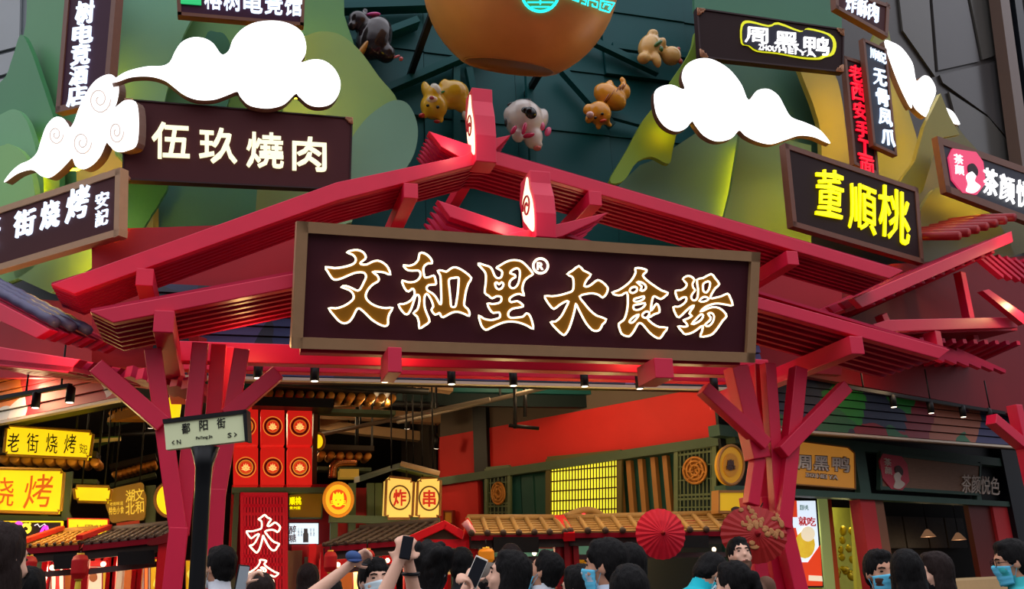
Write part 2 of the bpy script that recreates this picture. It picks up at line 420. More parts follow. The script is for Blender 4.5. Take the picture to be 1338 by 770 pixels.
# ------------------------------------------------------------------ green paper-cut hills of the front, back to front
def hill(label, pl, pts, rgb, var=.08, t=.09, sm=True, grp=None):
    g = Geo(); q = spline(pts, 4) if sm else pts
    g.slab(pl, q, t); o = g.build('hill_panel', mat('hill_%d_%d_%d' % rgb, rgb, .45, var=var, scale=1.2))
    tag(o, label, 'decor panel', grp or 'green hill panels on the front')
L0, L1, L2, L3, L4 = (LP.off(v) for v in (-.85, -.6, -.35, -.1, .12))
C0, C1, C2, C3 = (YP(v) for v in (13.2, 12.9, 12.6, 12.3))
R0, R1, R2, R3 = (RP.off(v) for v in (-.75, -.45, -.15, .1))
hill('tall mid green hill panel behind the vertical hotel sign', L0, [(42, -60), (110, -60), (160, 20), (165, 200), (150, 330), (40, 350), (-60, 350), (-60, 170), (0, 122), (20, 75), (34, 30)], (84, 146, 98))
hill('pointed dark green hill panel at the far left of the front', L1, [(27, 45), (40, 66), (52, 100), (62, 130), (72, 165), (78, 240), (70, 340), (-60, 360), (-60, 140), (0, 108), (16, 76)], (72, 138, 92))
hill('rounded pale green hill panel above the slanted barbecue sign', L2, [(20, 143), (33, 155), (41, 175), (47, 200), (50, 260), (45, 350), (-60, 360), (-60, 185), (0, 150)], (112, 172, 122))
hill('low light green hill panel left of the scrolled cloud', L3, [(12, 188), (28, 198), (38, 216), (46, 262), (44, 350), (-60, 370), (-60, 205), (0, 191)], (132, 188, 112))
hill('light green wedge panel under the slanted barbecue sign', L3, [(0, 300), (80, 300), (122, 305), (129, 345), (95, 366), (66, 383), (20, 362)], (150, 202, 132), sm=False)
hill('yellowish backing panel beside the slanted barbecue sign', L1, [(100, 200), (160, 160), (200, 170), (200, 380), (100, 400)], (170, 160, 70), sm=False)  # yellow glow from behind is put into the panel colour
hill('bluish green trunk shaped panel behind the large white cloud', C1, [(158, -60), (268, -60), (262, 0), (240, 45), (226, 90), (214, 140), (212, 200), (150, 200), (157, 60)], (112, 168, 138))
hill('green panel between the two upper left signs', C0, [(226, -60), (430, -60), (450, 20), (470, 90), (470, 190), (200, 190), (212, 90)], (92, 142, 92))
hill('dark teal panel peeping over the large white cloud', C1, [(268, 50), (284, 42), (296, 48), (304, 75), (296, 140), (262, 140)], (52, 110, 96))
hill('humped light green panel right of the large white cloud', C2, [(385, 60), (402, 46), (422, 41), (446, 46), (470, 66), (495, 100), (520, 134), (512, 180), (480, 215), (400, 230), (370, 150)], (134, 168, 98))
hill('grey green rounded panel left of the gable peak', C3, [(455, 190), (474, 160), (494, 142), (515, 131), (532, 135), (543, 154), (546, 178), (538, 208), (515, 235), (450, 290), (440, 240)], (112, 154, 128))
hill('dark green strip panel under the grill sign', C3, [(148, 225), (216, 236), (210, 262), (196, 284), (186, 306), (184, 350), (145, 362)], (66, 140, 98))
hill('teal blue panel under the grill sign', C2, [(180, 225), (350, 235), (345, 300), (330, 330), (180, 360)], (86, 150, 138), sm=False)
hill('pale green block panel by the right end of the grill sign', C3, [(336, 248), (400, 250), (470, 240), (460, 290), (330, 330)], (150, 194, 146), sm=False)
hill('teal green strip panel above the duck shop sign', C0, [(905, -60), (1100, -60), (1100, 60), (1000, 40), (908, 14)], (72, 124, 98), sm=False)
hill('yellow green leaf panel beside the crouching beige animal', C3, [(911, 42), (905, 60), (896, 78), (878, 104), (862, 130), (840, 158), (820, 195), (797, 236), (815, 236), (832, 212), (852, 205), (874, 214), (880, 192), (890, 160), (930, 90)], (118, 150, 48))  # the leaf's glow is mixed into its yellow green colour
hill('grey green panel under the right hand cloud', C1, [(795, 260), (815, 236), (836, 216), (862, 206), (885, 190), (930, 160), (990, 170), (966, 215), (950, 300), (860, 290)], (94, 132, 112), sm=False)
hill('deep teal panel behind the tail of the right hand cloud', C0, [(930, 60), (1010, 80), (1075, 105), (1092, 150), (1110, 210), (1090, 260), (930, 220)], (62, 100, 82))
hill('olive green panel below the right hand cloud', C2, [(968, 170), (1010, 178), (1060, 190), (1060, 320), (940, 310), (955, 250)], (104, 134, 84), sm=False)
hill('yellow lit stem panel left of the red vertical sign', R1, [(1040, 70), (1085, 90), (1100, 130), (1112, 220), (1125, 260), (1080, 250), (1070, 160)], (140, 134, 60))
hill('tall olive leaf panel right of the chicken feet sign', R0, [(1155, 30), (1172, 100), (1192, 160), (1206, 225), (1190, 300), (1130, 260), (1120, 120)], (128, 130, 52))
hill('pointed mustard leaf panel in front of the small cloud', R3, [(1229, 122), (1240, 150), (1254, 176), (1226, 181), (1206, 250), (1180, 270), (1172, 244), (1196, 210), (1208, 165)], (134, 124, 44), sm=False)
hill('grey olive hill panel under the tea sign', R2, [(1196, 300), (1210, 262), (1228, 244), (1262, 252), (1310, 300), (1320, 360), (1200, 360)], (104, 110, 84))
hill('dark olive panel behind the tea sign', R0, [(1195, 200), (1240, 160), (1262, 180), (1330, 260), (1340, 330), (1200, 330)], (96, 92, 48))
# yellow LED strips mounted behind the edges of panels, clouds and signs
LEDM = mat('yellow_led_strip', (255, 196, 20), .4, emit=48)
LEDS = ((L2.off(-.14), [(36, 190), (40, 220), (40, 270)]), (LP.off(.1), [(60, 222), (100, 222), (135, 205)]), (LP.off(-.02), [(144, 60), (137, 110)]), (LP.off(.35), [(148, 232), (148, 300)]),
        (LP.off(.35), [(60, 338), (140, 312)]), (YP(12.0), [(350, 120), (380, 127), (425, 132)]),
        (YP(12.1), [(330, 12), (385, 20)]), (YP(12.05), [(868, 158), (884, 172)]), (YP(12.75), [(975, 190), (966, 240), (955, 290)]),
        (YP(12.45), [(985, 322), (1040, 338)]), (RP.off(.15), [(1045, 210), (1052, 285)]), (RP.off(.2), [(1070, 295), (1180, 328)]), (RP.off(.15), [(1110, 90), (1124, 205)]),
        (RP.off(.2), [(1150, 90), (1160, 185)]), (RP.off(-.3), [(1172, 90), (1195, 138)]), (R3.off(-.2), [(1228, 150), (1208, 225)]), (RP.off(.2), [(1245, 215), (1250, 242), (1330, 270)]), (C2.off(-.1), [(400, 60), (440, 60)]))
ledroot = thing('led_strip_lighting', 'yellow LED strips glowing behind the green panels and signs', 'strip light')
for pl, pts in LEDS:
    g = Geo(); g.tube([pl.at(*p) for p in pts], .018, 5); g.build('led_strip', LEDM, ledroot)

# ------------------------------------------------------------------ lit clouds
def cloud(label, pl, pts, scrolls=(), t=.12):
    q = spline(pts, 4); root = thing('cloud_sign', label, 'cloud light', 'white cloud lights on the front')
    g = Geo(); g.slab(pl, q, t); g.build('cloud_body', CLOUD_S, root)
    n = len(q); c = [sum(p[0] for p in q) / n, sum(p[1] for p in q) / n]
    g = Geo(); a = [pl.off(.012).at(*p) for p in q]; g.prism(a, pl.n * -.011); g.build('light_panel', CLOUD_L, root)
    for x, y, rx, ry in scrolls:
        s = [(x + rx * (1 - k / 30) * math.cos(k * .42), y + ry * (1 - k / 30) * math.sin(k * .42)) for k in range(26)]
        g = Geo(); g.tube([pl.off(.015).at(*p) for p in s], .010, 5); g.build('scroll_line', mat('cloud_scroll', (214, 196, 186), .5, emit=.7), root)
    return root
def S(pts, ox, oy, k): return [(ox + x / k, oy + y / k) for x, y in pts]
cloud('large white cloud light above the grill sign', YP(11.35), S([(425, 310), (460, 282), (500, 265), (560, 252), (615, 250), (645, 235), (665, 195), (690, 160), (730, 142), (775, 145), (810, 165), (835, 200), (850, 207), (870, 190), (885, 150), (920, 110), (970, 85), (1040, 78), (1100, 90), (1145, 120), (1162, 165), (1160, 205), (1144, 236), (1185, 226), (1230, 230), (1270, 260), (1293, 310), (1285, 360), (1255, 395), (1210, 405), (1170, 395), (1135, 365), (1122, 356), (1080, 395), (1030, 410), (980, 408), (940, 395), (912, 365), (900, 347), (860, 362), (810, 378), (750, 378), (700, 360), (660, 330), (625, 305), (570, 290), (500, 292), (445, 310)], 0, 0, 2.907))
cloud('cream cloud light with scrolls left of the grill sign', LP.off(.35), S([(15, 692), (40, 655), (75, 625), (112, 608), (140, 580), (155, 535), (175, 480), (205, 447), (235, 447), (255, 470), (266, 485), (282, 460), (300, 410), (335, 340), (370, 300), (415, 282), (440, 300), (449, 340), (442, 385), (432, 412), (450, 398), (480, 380), (520, 400), (520, 540), (480, 572), (440, 575), (415, 552), (402, 542), (380, 590), (350, 625), (315, 642), (287, 630), (273, 600), (252, 620), (222, 650), (187, 674), (155, 668), (132, 650), (108, 645), (62, 660)], 0, 0, 2.907), [(130, 130, 15, 19), (107, 186, 13, 17), (73, 176, 10, 13), (152, 172, 10, 16)])
cloud('white cloud light with a long tail right of the gable', YP(11.75), S([(40, 330), (60, 305), (100, 297), (138, 312), (147, 306), (137, 270), (150, 230), (190, 207), (240, 207), (300, 240), (345, 295), (370, 350), (400, 318), (440, 312), (475, 335), (495, 370), (520, 410), (570, 430), (620, 455), (657, 500), (640, 497), (600, 480), (550, 475), (500, 490), (450, 505), (400, 495), (360, 475), (338, 457), (310, 485), (260, 495), (215, 475), (185, 440), (173, 425), (150, 450), (115, 460), (75, 440), (47, 395)], 840, 0, 2.683))
cloud('white cloud light right of the chicken feet sign', RP.off(-.05), S([(848, 145), (875, 148), (910, 170), (945, 220), (955, 270), (962, 284), (985, 265), (1010, 275), (1028, 320), (1005, 380), (995, 410), (960, 385), (945, 362), (940, 378), (905, 310), (870, 220)], 840, 0, 2.683))
cloud('small white cloud tip behind the mustard leaf', RP.off(-.05), S([(1040, 370), (1068, 380), (1090, 395), (1108, 425), (1110, 437), (1085, 430), (1050, 405)], 840, 0, 2.683))

# ------------------------------------------------------------------ sign boards
def board(label, pl, q, m=CHOC, fm=COPPER, fw=4, t=.16, corners=False, name='sign_board', lip=.02, group=None):
    """a box sign: board, four frame bars and, on some, corner ornaments; q in pixels TL TR BR BL"""
    root = thing(name, label, 'sign', group)
    g = Geo(); g.slab(pl, q, t); g.build('board', m, root)
    W = [pl.off(lip / 2).at(*p) for p in q]
    k = (W[1] - W[0]).length / max(1, math.dist(q[0], q[1])) * fw
    cx = sum(W, Vector()) / len(W)
    for i in range(len(q)):
        a, b = W[i], W[(i + 1) % len(q)]; d = (b - a).normalized(); inn = pl.n.cross(d)
        if inn.dot(cx - a) < 0: inn = -inn
        g = Geo(); off = inn * k / 2 - pl.n * t / 2
        g.beam(a + off, b + off, k, t + lip, up=pl.n); g.build('frame_bar', fm, root)
    if corners:
        for i in range(4):
            a = W[i] + pl.n * .012; e1 = (W[(i + 1) % 4] - a).normalized(); e2 = (W[(i - 1) % 4] - a).normalized()
            g = Geo(); s = k * 4.5
            for j in range(3):
                o = a + (e1 + e2) * k * (.6 + .9 * j)
                g.tube([o + e1 * s * (1 - j * .3), o, o + e2 * s * (1 - j * .3)], .018, 4)
            g.tube([a + (e1 + e2) * k * .6 + e1 * s, a + (e1 + e2) * k * .6 + e1 * s * .5 + e2 * s * .5, a + (e1 + e2) * k * .6 + e2 * s], .015, 4)
            g.build('corner_ornament', mat('ornament_bronze', (186, 136, 104), .5), root)
    return root
# main plaque, tipped forward over the lower gable
a0, b0 = pix(380, 455, 7.95), pix(985, 474, 7.95)
a1 = pix(388, 289, 7.6)
PLQ = Plane((a0 + b0) / 2, (b0 - a0).cross(a1 - a0))
MAIN = board('large dark brown plaque with six gold neon characters over the gate', PLQ, [(388, 289), (992, 330), (985, 474), (380, 455)],
             mat('plaque_board', (72, 28, 38), .5, var=.06, scale=3), FRAMEB, 13, .2, name='main_plaque', lip=.05)
KAN = {
 'wen': (415, 310, 5.927, [(60, 232), (130, 240), (200, 232), (260, 215), (290, 195), (295, 165), (270, 135), (225, 118), (265, 103), (310, 100), (350, 115), (372, 145), (368, 170), (335, 195), (335, 210), (380, 212), (420, 192), (465, 182), (510, 200), (545, 235), (564, 292), (520, 275), (470, 268), (425, 270), (460, 295), (475, 325), (465, 345), (430, 365), (395, 400), (373, 445), (380, 480), (415, 515), (470, 540), (530, 550), (582, 547), (555, 595), (545, 640), (545, 675), (520, 690), (470, 672), (415, 635), (370, 590), (335, 560), (318, 553), (300, 565), (275, 615), (245, 655), (205, 668), (165, 650), (125, 605), (85, 550), (140, 552), (200, 535), (250, 505), (278, 475), (275, 440), (245, 410), (180, 385), (220, 378), (265, 395), (310, 415), (335, 395), (360, 345), (375, 310), (365, 280), (330, 272), (280, 280), (220, 305), (170, 325), (130, 330), (105, 310), (80, 270)], []),
 'he': (515, 315, 6.164, [(205, 100), (240, 98), (275, 120), (300, 150), (305, 180), (275, 180), (245, 200), (235, 230), (240, 270), (250, 295), (285, 290), (318, 278), (330, 300), (338, 345), (320, 352), (280, 355), (262, 375), (270, 400), (305, 420), (335, 450), (360, 495), (375, 512), (380, 480), (378, 400), (375, 320), (370, 275), (350, 240), (385, 238), (420, 248), (445, 230), (480, 212), (520, 220), (570, 250), (622, 298), (600, 340), (580, 400), (568, 470), (565, 520), (590, 545), (605, 570), (605, 605), (570, 590), (530, 575), (490, 572), (450, 585), (395, 615), (375, 600), (365, 580), (330, 595), (300, 555), (315, 530), (305, 490), (285, 450), (262, 425), (245, 450), (243, 500), (250, 550), (270, 600), (285, 650), (240, 685), (203, 705), (200, 660), (185, 610), (155, 582), (185, 555), (200, 510), (205, 460), (195, 435), (175, 440), (160, 480), (140, 540), (115, 585), (90, 590), (60, 560), (35, 512), (75, 508), (120, 490), (150, 460), (165, 430), (160, 395), (145, 385), (115, 408), (90, 390), (70, 350), (65, 318), (110, 332), (160, 330), (195, 310), (212, 280), (208, 250), (190, 238), (150, 240), (110, 235), (85, 215), (75, 195), (120, 200), (165, 185), (195, 150)],
   [[(480, 298), (515, 295), (520, 320), (512, 420), (500, 500), (490, 530), (460, 528), (455, 480), (445, 380), (440, 320), (455, 302)]]),
 'li': (615, 325, 6.418, [(65, 135), (75, 125), (120, 140), (155, 150), (180, 175), (200, 225), (225, 248), (255, 240), (265, 200), (250, 180), (215, 160), (240, 145), (290, 115), (340, 98), (390, 98), (430, 110), (470, 145), (505, 185), (522, 215), (490, 235), (455, 265), (437, 310), (435, 350), (448, 395), (410, 380), (370, 388), (335, 410), (325, 430), (340, 450), (390, 440), (430, 465), (440, 485), (400, 495), (350, 505), (320, 530), (315, 560), (335, 580), (390, 578), (440, 570), (468, 542), (495, 560), (515, 610), (525, 675), (480, 650), (420, 625), (350, 612), (280, 618), (210, 645), (160, 670), (125, 682), (95, 655), (78, 610), (68, 560), (110, 588), (170, 600), (220, 588), (245, 575), (240, 535), (190, 540), (160, 510), (140, 460), (180, 465), (230, 458), (255, 440), (255, 405), (215, 400), (180, 418), (150, 395), (118, 370), (125, 300), (128, 230), (115, 190)],
   [[(205, 290), (222, 285), (238, 300), (260, 282), (275, 300), (262, 330), (235, 342), (212, 325)], [(330, 205), (350, 180), (385, 165), (410, 180), (412, 230), (400, 290), (375, 325), (345, 332), (325, 310), (330, 275), (355, 250), (375, 240), (370, 220)]]),
 'da': (705, 335, 6.7, [(240, 158), (290, 125), (345, 85), (385, 125), (450, 160), (415, 205), (390, 262), (430, 262), (470, 235), (510, 208), (555, 230), (590, 265), (598, 290), (585, 330), (553, 362), (520, 340), (470, 325), (410, 330), (350, 352), (390, 410), (440, 470), (500, 520), (585, 552), (550, 600), (530, 640), (500, 655), (460, 645), (410, 590), (370, 520), (335, 450), (318, 415), (310, 460), (290, 540), (260, 630), (225, 685), (200, 685), (150, 640), (95, 575), (140, 572), (190, 525), (225, 460), (255, 395), (220, 400), (170, 430), (125, 462), (90, 430), (62, 390), (45, 348), (110, 350), (180, 340), (250, 320), (285, 305), (297, 275), (297, 215), (285, 180)], []),
 'shi': (790, 335, 6.695, [(268, 105), (320, 105), (370, 122), (355, 145), (335, 170), (370, 210), (430, 255), (500, 300), (555, 320), (530, 350), (490, 375), (450, 355), (425, 355), (410, 420), (405, 480), (430, 445), (455, 415), (475, 440), (480, 490), (440, 505), (400, 530), (375, 545), (420, 590), (480, 620), (550, 625), (520, 670), (485, 718), (440, 705), (390, 665), (345, 610), (315, 585), (290, 595), (260, 650), (225, 695), (195, 700), (150, 680), (130, 630), (125, 590), (165, 560), (185, 520), (200, 450), (203, 380), (195, 315), (150, 340), (100, 340), (65, 318), (120, 298), (180, 260), (230, 215), (260, 170), (272, 135)],
   [[(280, 225), (320, 228), (355, 250), (362, 280), (340, 300), (312, 300), (325, 265)], [(225, 285), (255, 268), (282, 275), (280, 305), (245, 322), (222, 310)], [(258, 375), (300, 362), (345, 350), (340, 375), (300, 395), (262, 395)], [(255, 430), (300, 420), (355, 410), (345, 440), (300, 468), (258, 465)], [(330, 510), (360, 485), (390, 490), (385, 520), (360, 540), (335, 530)], [(220, 565), (255, 530), (300, 510), (280, 545), (245, 580), (222, 580)]]),
 'chang': (870, 345, 7.0, [(155, 140), (190, 112), (230, 115), (262, 145), (245, 180), (250, 215), (268, 240), (250, 265), (232, 300), (245, 330), (270, 332), (290, 305), (295, 230), (285, 145), (340, 130), (415, 92), (450, 130), (490, 185), (455, 220), (420, 275), (408, 315), (450, 310), (510, 295), (565, 272), (590, 310), (612, 378), (560, 375), (480, 362), (420, 370), (360, 395), (315, 438), (370, 415), (430, 395), (490, 405), (535, 440), (555, 480), (520, 520), (480, 580), (430, 640), (380, 660), (315, 665), (330, 620), (338, 565), (300, 590), (250, 625), (180, 645), (150, 620), (110, 570), (160, 575), (200, 568), (180, 535), (160, 515), (200, 500), (240, 475), (215, 455), (240, 410), (258, 380), (225, 395), (180, 435), (120, 490), (90, 460), (68, 395), (110, 392), (150, 375), (185, 340), (185, 305), (150, 310), (115, 330), (95, 290), (90, 245), (140, 240), (180, 215), (190, 180)],
   [[(345, 180), (385, 160), (405, 175), (395, 230), (370, 262), (345, 250), (340, 215)], [(305, 340), (340, 305), (375, 305), (390, 325), (350, 345)], [(235, 553), (280, 500), (320, 462), (342, 470), (325, 510), (280, 540)], [(385, 455), (420, 450), (442, 480), (430, 530), (395, 568), (355, 560), (400, 520), (410, 490)]]),
}
def neon_char(pl, root, ox, oy, k, outer, holes, face=GOLD, tube=NEONW, r=.0095, depth=.05):
    o = spline(S(outer, ox, oy, k), 2); hs = [spline(S(h, ox, oy, k), 2) for h in holes]
    f = pl.off(depth)
    if face:
        g = Geo(); g.slab(f, o, depth, 0, None, hs); c = g.build('character', face, root)
    else: c = root
    g = Geo()
    for l in [o] + hs: g.tube([f.off(r * .6).at(*p) for p in l], r, 6, True)
    g.build('neon_outline', tube, c)
for key in ('wen', 'he', 'li', 'da', 'shi', 'chang'):
    ox, oy, k, o, h = KAN[key]; neon_char(PLQ.off(.004), MAIN, ox, oy, k, o, h)
g = Geo(); p = PLQ.off(.04); g.tube([p.at(706.2 + 9.6 * math.cos(t * PI / 12), 347.6 + 9.6 * math.sin(t * PI / 12)) for t in range(24)], .012, 5, True)
lay_glyph(g, 'R', [p.at(*c) for c in ((702.3, 342.6), (710.8, 342.9), (710.4, 353), (702.1, 352.8))], PLQ.n, .02, .02); g.build('registered_mark', NEONW, MAIN)

s = board('dark brown sign board with four cream characters under the large cloud', YP(11.5), [(163, 129), (461, 154), (458, 249), (159, 235)], CHOC, mat('dark_edge', (48, 26, 28), .5), 2, .1, True, 'grill_sign')
for i, (x0, x1, y0, y1) in enumerate(((198, 248, 158, 206), (260, 310, 165, 212), (322, 371, 171, 218), (382, 427, 177, 222))):
    text_row(YP(11.5), '伍玖燒肉'[i], [(x0, y0), (x1, y0 + 3), (x1, y1 + 2), (x0, y1)], CREAM_L, s, .03, .018, 0)
s = board('slanted dark brown barbecue sign with white brush characters on the left wing', LP.off(.55), [(-60, 291), (158, 219), (156, 308), (-60, 371)], CHOC, FRAMEB, 6, .1, False, 'barbecue_sign')
for ch, x0, x1, y0, y1 in (('老', -34, -2, 285, 330), ('街', 17, 44, 273, 308), ('烧', 52, 76, 262, 298), ('烤', 86, 114, 244, 287)):
    text_row(LP.off(.55), ch, [(x0, y0 + 5), (x1, y0 - 4), (x1, y1 - 5), (x0, y1 + 4)], COOL_L, s, .03, .012, 0, slant=.12, wob=.03)
text_row(LP.off(.55), '安記', [(124, 252), (141, 247), (140, 293), (124, 298)], COOL_L, s, .02, .006, .1, True, slant=.1, join=True)
s = board('tall dark purple vertical hotel sign at the upper left', LP.off(.2), [(90, -60), (157, -60), (141, 132), (73, 148)], mat('purple_board', (66, 34, 52), .6, var=.06, spec=.1), COPPER, 5, .1, False, 'hotel_sign')
for ch, x0, x1, y0, y1 in (('榕', 104, 124, -30, -4), ('树', 98, 121, 2, 30), ('电', 94, 120, 32, 56), ('竞', 92, 116, 58, 84), ('酒', 90, 113, 87, 110), ('店', 87, 111, 112, 138)):
    text_row(LP.off(.2), ch, [(x0 + 1, y0), (x1 + 1, y0 - 3), (x1 - 1, y1 - 2), (x0 - 1, y1 + 2)], COOL_L, s, .03, .02, 0)
s = board('dark purple sign with white characters at the top left edge', YP(11.9), [(228, -60), (400, -52), (397, 34), (232, 20)], mat('purple_board', (66, 34, 52)), COPPER, 5, .1, False, 'gaming_hall_sign')
text_row(YP(11.9), '电', [(318, -8), (344, -6), (343, 17), (318, 15)], COOL_L, s, .03, .02, .0); text_row(YP(11.9), '竞', [(346, -6), (370, -5), (369, 19), (346, 17)], COOL_L, s, .03, .02, .0)
text_row(YP(11.9), '馆', [(372, -4), (395, -3), (394, 20), (372, 19)], COOL_L, s, .03, .02, .0)
text_row(YP(11.9), '榕树', [(266, -16), (316, -13), (316, 14), (266, 10)], COOL_L, s, .03, .02, .08)
g = Geo(); g.slab(YP(11.9).off(.03), [(236, -10), (263, -8), (263, 6), (236, 4)], .02); g.build('emblem', mat('green_emblem_light', (40, 190, 110), .4, emit=.9), s)
s = board('dark sign of the duck shop with white bubble characters ringed in yellow', YP(11.9), [(910, 10), (1103, 38), (1102, 95), (914, 75)], mat('black_brown_board', (46, 30, 30), .6, var=.06, spec=.1), mat('dark_edge', (48, 26, 28)), 2, .1, True, 'duck_shop_sign')
p = YP(11.9)
YRING = mat('yellow_green_halo_light', (226, 226, 30), .4, emit=.85)
HALO = S([(345, 85), (372, 72), (440, 88), (475, 78), (555, 108), (580, 98), (655, 118), (678, 150), (670, 190), (640, 200), (620, 208), (560, 205), (470, 188), (400, 180), (370, 160), (345, 150)], 840, 0, 2.683)
g = Geo(); g.slab(p.off(.02), spline(HALO, 3), .015); g.build('halo_plate', YRING, s)
g = Geo(); g.slab(p.off(.035), spline([(x + (1011 - x) * .055, y + (54 - y) * .12) for x, y in HALO], 3), .012); g.build('halo_inset', mat('navy_inset', (24, 22, 44), .4), s)
for ch, q in (('周', (974, 34, 1004, 54)), ('黑', (1013, 40, 1044, 62)), ('鸭', (1051, 46, 1084, 69))):
    text_row(p.off(.03), ch, [(q[0], q[1]), (q[2], q[1] + 3), (q[2], q[3] + 3), (q[0], q[3])], WHITE_L, s, .03, .002, 0)
text_row(p.off(.03), ['ZHOU', 'HEI', 'YA'], [(990, 57), (1068, 68), (1068, 74), (990, 64)], WHITE_L, s, .02, .0, .12, name='small_lettering')
s = board('small dark snack sign with white characters at the top right', RP.off(.3), [(1090, -20), (1162, 6), (1160, 49), (1092, 11)], CHOC, COPPER, 4, .1, False, 'snack_sign')
text_row(RP.off(.3), '炸酥肉', [(1106, -10), (1150, 6), (1149, 30), (1106, 12)], COOL_L, s, .03, .012, .1, slant=.05, wob=.02)
s = board('narrow black vertical sign with red characters', RP.off(.3), [(1103, 73), (1137, 84), (1148, 229), (1116, 215)], mat('black_brown_board', (40, 28, 28)), COPPER, 3, .08, False, 'xian_snack_sign')
for i, ch in enumerate('老西安手工面'):
    a = 82 + i * 24.5; x = 1110 + i * 2.9
    text_row(RP.off(.3), ch, [(x, a), (x + 18, a + 5), (x + 19, a + 27), (x + 1, a + 22)], REDL, s, .03, .014, 0, wob=.02)
s = board('narrow navy vertical sign with white chicken feet characters', RP.off(.42), [(1127, 50), (1158, 64), (1172, 204), (1141, 190)], mat('navy_board', (26, 28, 46), .45), COPPER, 3, .08, False, 'chicken_feet_sign')
text_row(RP.off(.42), '川魂记', [(1137, 61), (1158, 70), (1159, 84), (1138, 75)], COOL_L, s, .02, .012, .05, join=True)
for i, ch in enumerate('无骨凤爪'):
    a = 88 + i * 26; x = 1142 + i * 3.6
    text_row(RP.off(.42), ch, [(x, a), (x + 16, a + 4), (x + 18, a + 26), (x + 1, a + 21)], COOL_L, s, .03, .014, 0, wob=.02)
s = board('dark brown sign with three bright yellow brush characters', RP.off(.5), [(1025, 187), (1199, 246), (1207, 345), (1036, 296)], mat('black_brown_board', (40, 28, 28)), COPPER, 5, .1, False, 'yellow_brush_sign')
for ch, q in (('董', (1066, 218, 1102, 288)), ('順', (1109, 238, 1146, 308)), ('桃', (1148, 242, 1189, 320))):
    text_row(RP.off(.5), ch, [(q[0], q[1]), (q[2], q[1] + 9), (q[2] + 1, q[3]), (q[0] + 2, q[3] - 10)], YEL_L, s, .03, .008, 0, slant=.08, wob=.04)
s = board('dark tea shop sign with a pink octagonal emblem', RP.off(.5), [(1224, 178), (1420, 247), (1420, 320), (1236, 251)], mat('navy_board', (26, 28, 46)), COPPER, 6, .1, False, 'tea_sign')
p = RP.off(.5)
PINK_L = mat('pink_emblem_light', (232, 66, 110), .4, emit=.8)
def tea_emblem(p, root, cx, cy, k, pm, wm, dm):
    """octagon badge with the profile of a lady holding a fan"""
    o = [(cx - .33 * k + (6 if False else 0), cy - .5 * k), (cx + .2 * k, cy - .42 * k), (cx + .36 * k, cy - .2 * k), (cx + .42 * k, cy + .28 * k), (cx + .22 * k, cy + .54 * k), (cx - .1 * k, cy + .5 * k), (cx - .34 * k, cy + .2 * k), (cx - .42 * k, cy - .3 * k)]
    g = Geo(); g.slab(p.off(.03), o, .03); g.build('emblem_plate', pm, root)
    g = Geo(); g.slab(p.off(.04), spline([(cx + .1 * k, cy + .02 * k), (cx + .2 * k, cy + .1 * k), (cx + .17 * k, cy + .24 * k), (cx + .3 * k, cy + .36 * k), (cx + .16 * k, cy + .5 * k), (cx - .02 * k, cy + .46 * k), (cx + .02 * k, cy + .3 * k), (cx - .02 * k, cy + .12 * k)], 3), .012); g.build('emblem_figure', wm, root)
    g = Geo(); g.slab(p.off(.046), spline([(cx + .02 * k, cy - .12 * k), (cx + .14 * k, cy - .16 * k), (cx + .24 * k, cy - .02 * k), (cx + .22 * k, cy + .12 * k), (cx + .12 * k, cy + .02 * k), (cx + .03 * k, cy + .04 * k)], 3), .012); g.build('emblem_hair', dm, root)
    text_row(p.off(.02), '茶颜', [(cx - .3 * k, cy - .4 * k), (cx - .1 * k, cy - .36 * k), (cx - .06 * k, cy + .12 * k), (cx - .26 * k, cy + .08 * k)], wm, root, .012, .01, .1, True, join=True, name='emblem_lettering')
tea_emblem(p, s, 1264, 223, 58, PINK_L, WHITE_L, mat('dark_hair_print', (46, 20, 30), .5))
for i, ch in enumerate('茶颜悦色'):
    x = 1285 + i * 22; y = 217 + i * 8
    text_row(p, ch, [(x, y), (x + 19, y + 7), (x + 20, y + 42), (x + 1, y + 35)], WHITE_L, s, .03, .01, 0, slant=.04, wob=.02)

# ------------------------------------------------------------------ golden drum lantern with neon seal
bowl = thing('golden_drum', 'huge round golden drum with cyan neon seal above the gable', 'drum')
BC = pix(680, -25, 11.6); br = 1.5
prof = [(0, -1.30), (.74, -1.30)] + [(br * math.cos(a), br * math.sin(a)) for a in [(-1.04 + k * (1.04 + 1.2) / 18) for k in range(19)]] + [(.4, 1.42), (0, 1.44)]
TILT = Matrix.Rotation(.06, 3, 'Y') @ Matrix.Rotation(.42, 3, 'X')
g = Geo(); g.lathe(prof, BC, 40, TILT); g.build('drum_body', mat('drum_gold', (210, 148, 82), .4, metal=.05, var=.15, scale=2.2, bump=.1), bowl)
g = Geo(); g.lathe([(.72, -1.302), (.70, -1.315), (.68, -1.302)], BC, 36, TILT); g.build('drum_rim', mat('drum_gold', (176, 112, 44)), bowl)
CY = mat('cyan_neon_tube', (40, 235, 240), .4, emit=1.6)
def on_drum(x, y):
    r = R @ Vector((x - 669, 385 - y, -F)); o = Vector((0, 0, EYE)) - BC; r.normalize()
    b = o.dot(r); c = o.dot(o) - (br + .03) ** 2; d = b * b - c
    return Vector((0, 0, EYE)) + r * (-b - math.sqrt(max(d, 0)))
g = Geo(); g.tube([on_drum(706 + 24 * math.cos(t * PI / 14), -9 + 24 * math.sin(t * PI / 14)) for t in range(28)], .02, 6, True)
for y, w in ((3, 17), (-3, 20), (-9, 21), (9, 12)): g.tube([on_drum(706 - w + 2 * w * t / 4, y) for t in range(5)], .012, 5)
g.tube([on_drum(706, -30 + 6 * t) for t in range(7)], .012, 5); g.build('neon_seal', CY, bowl)
g = Geo()
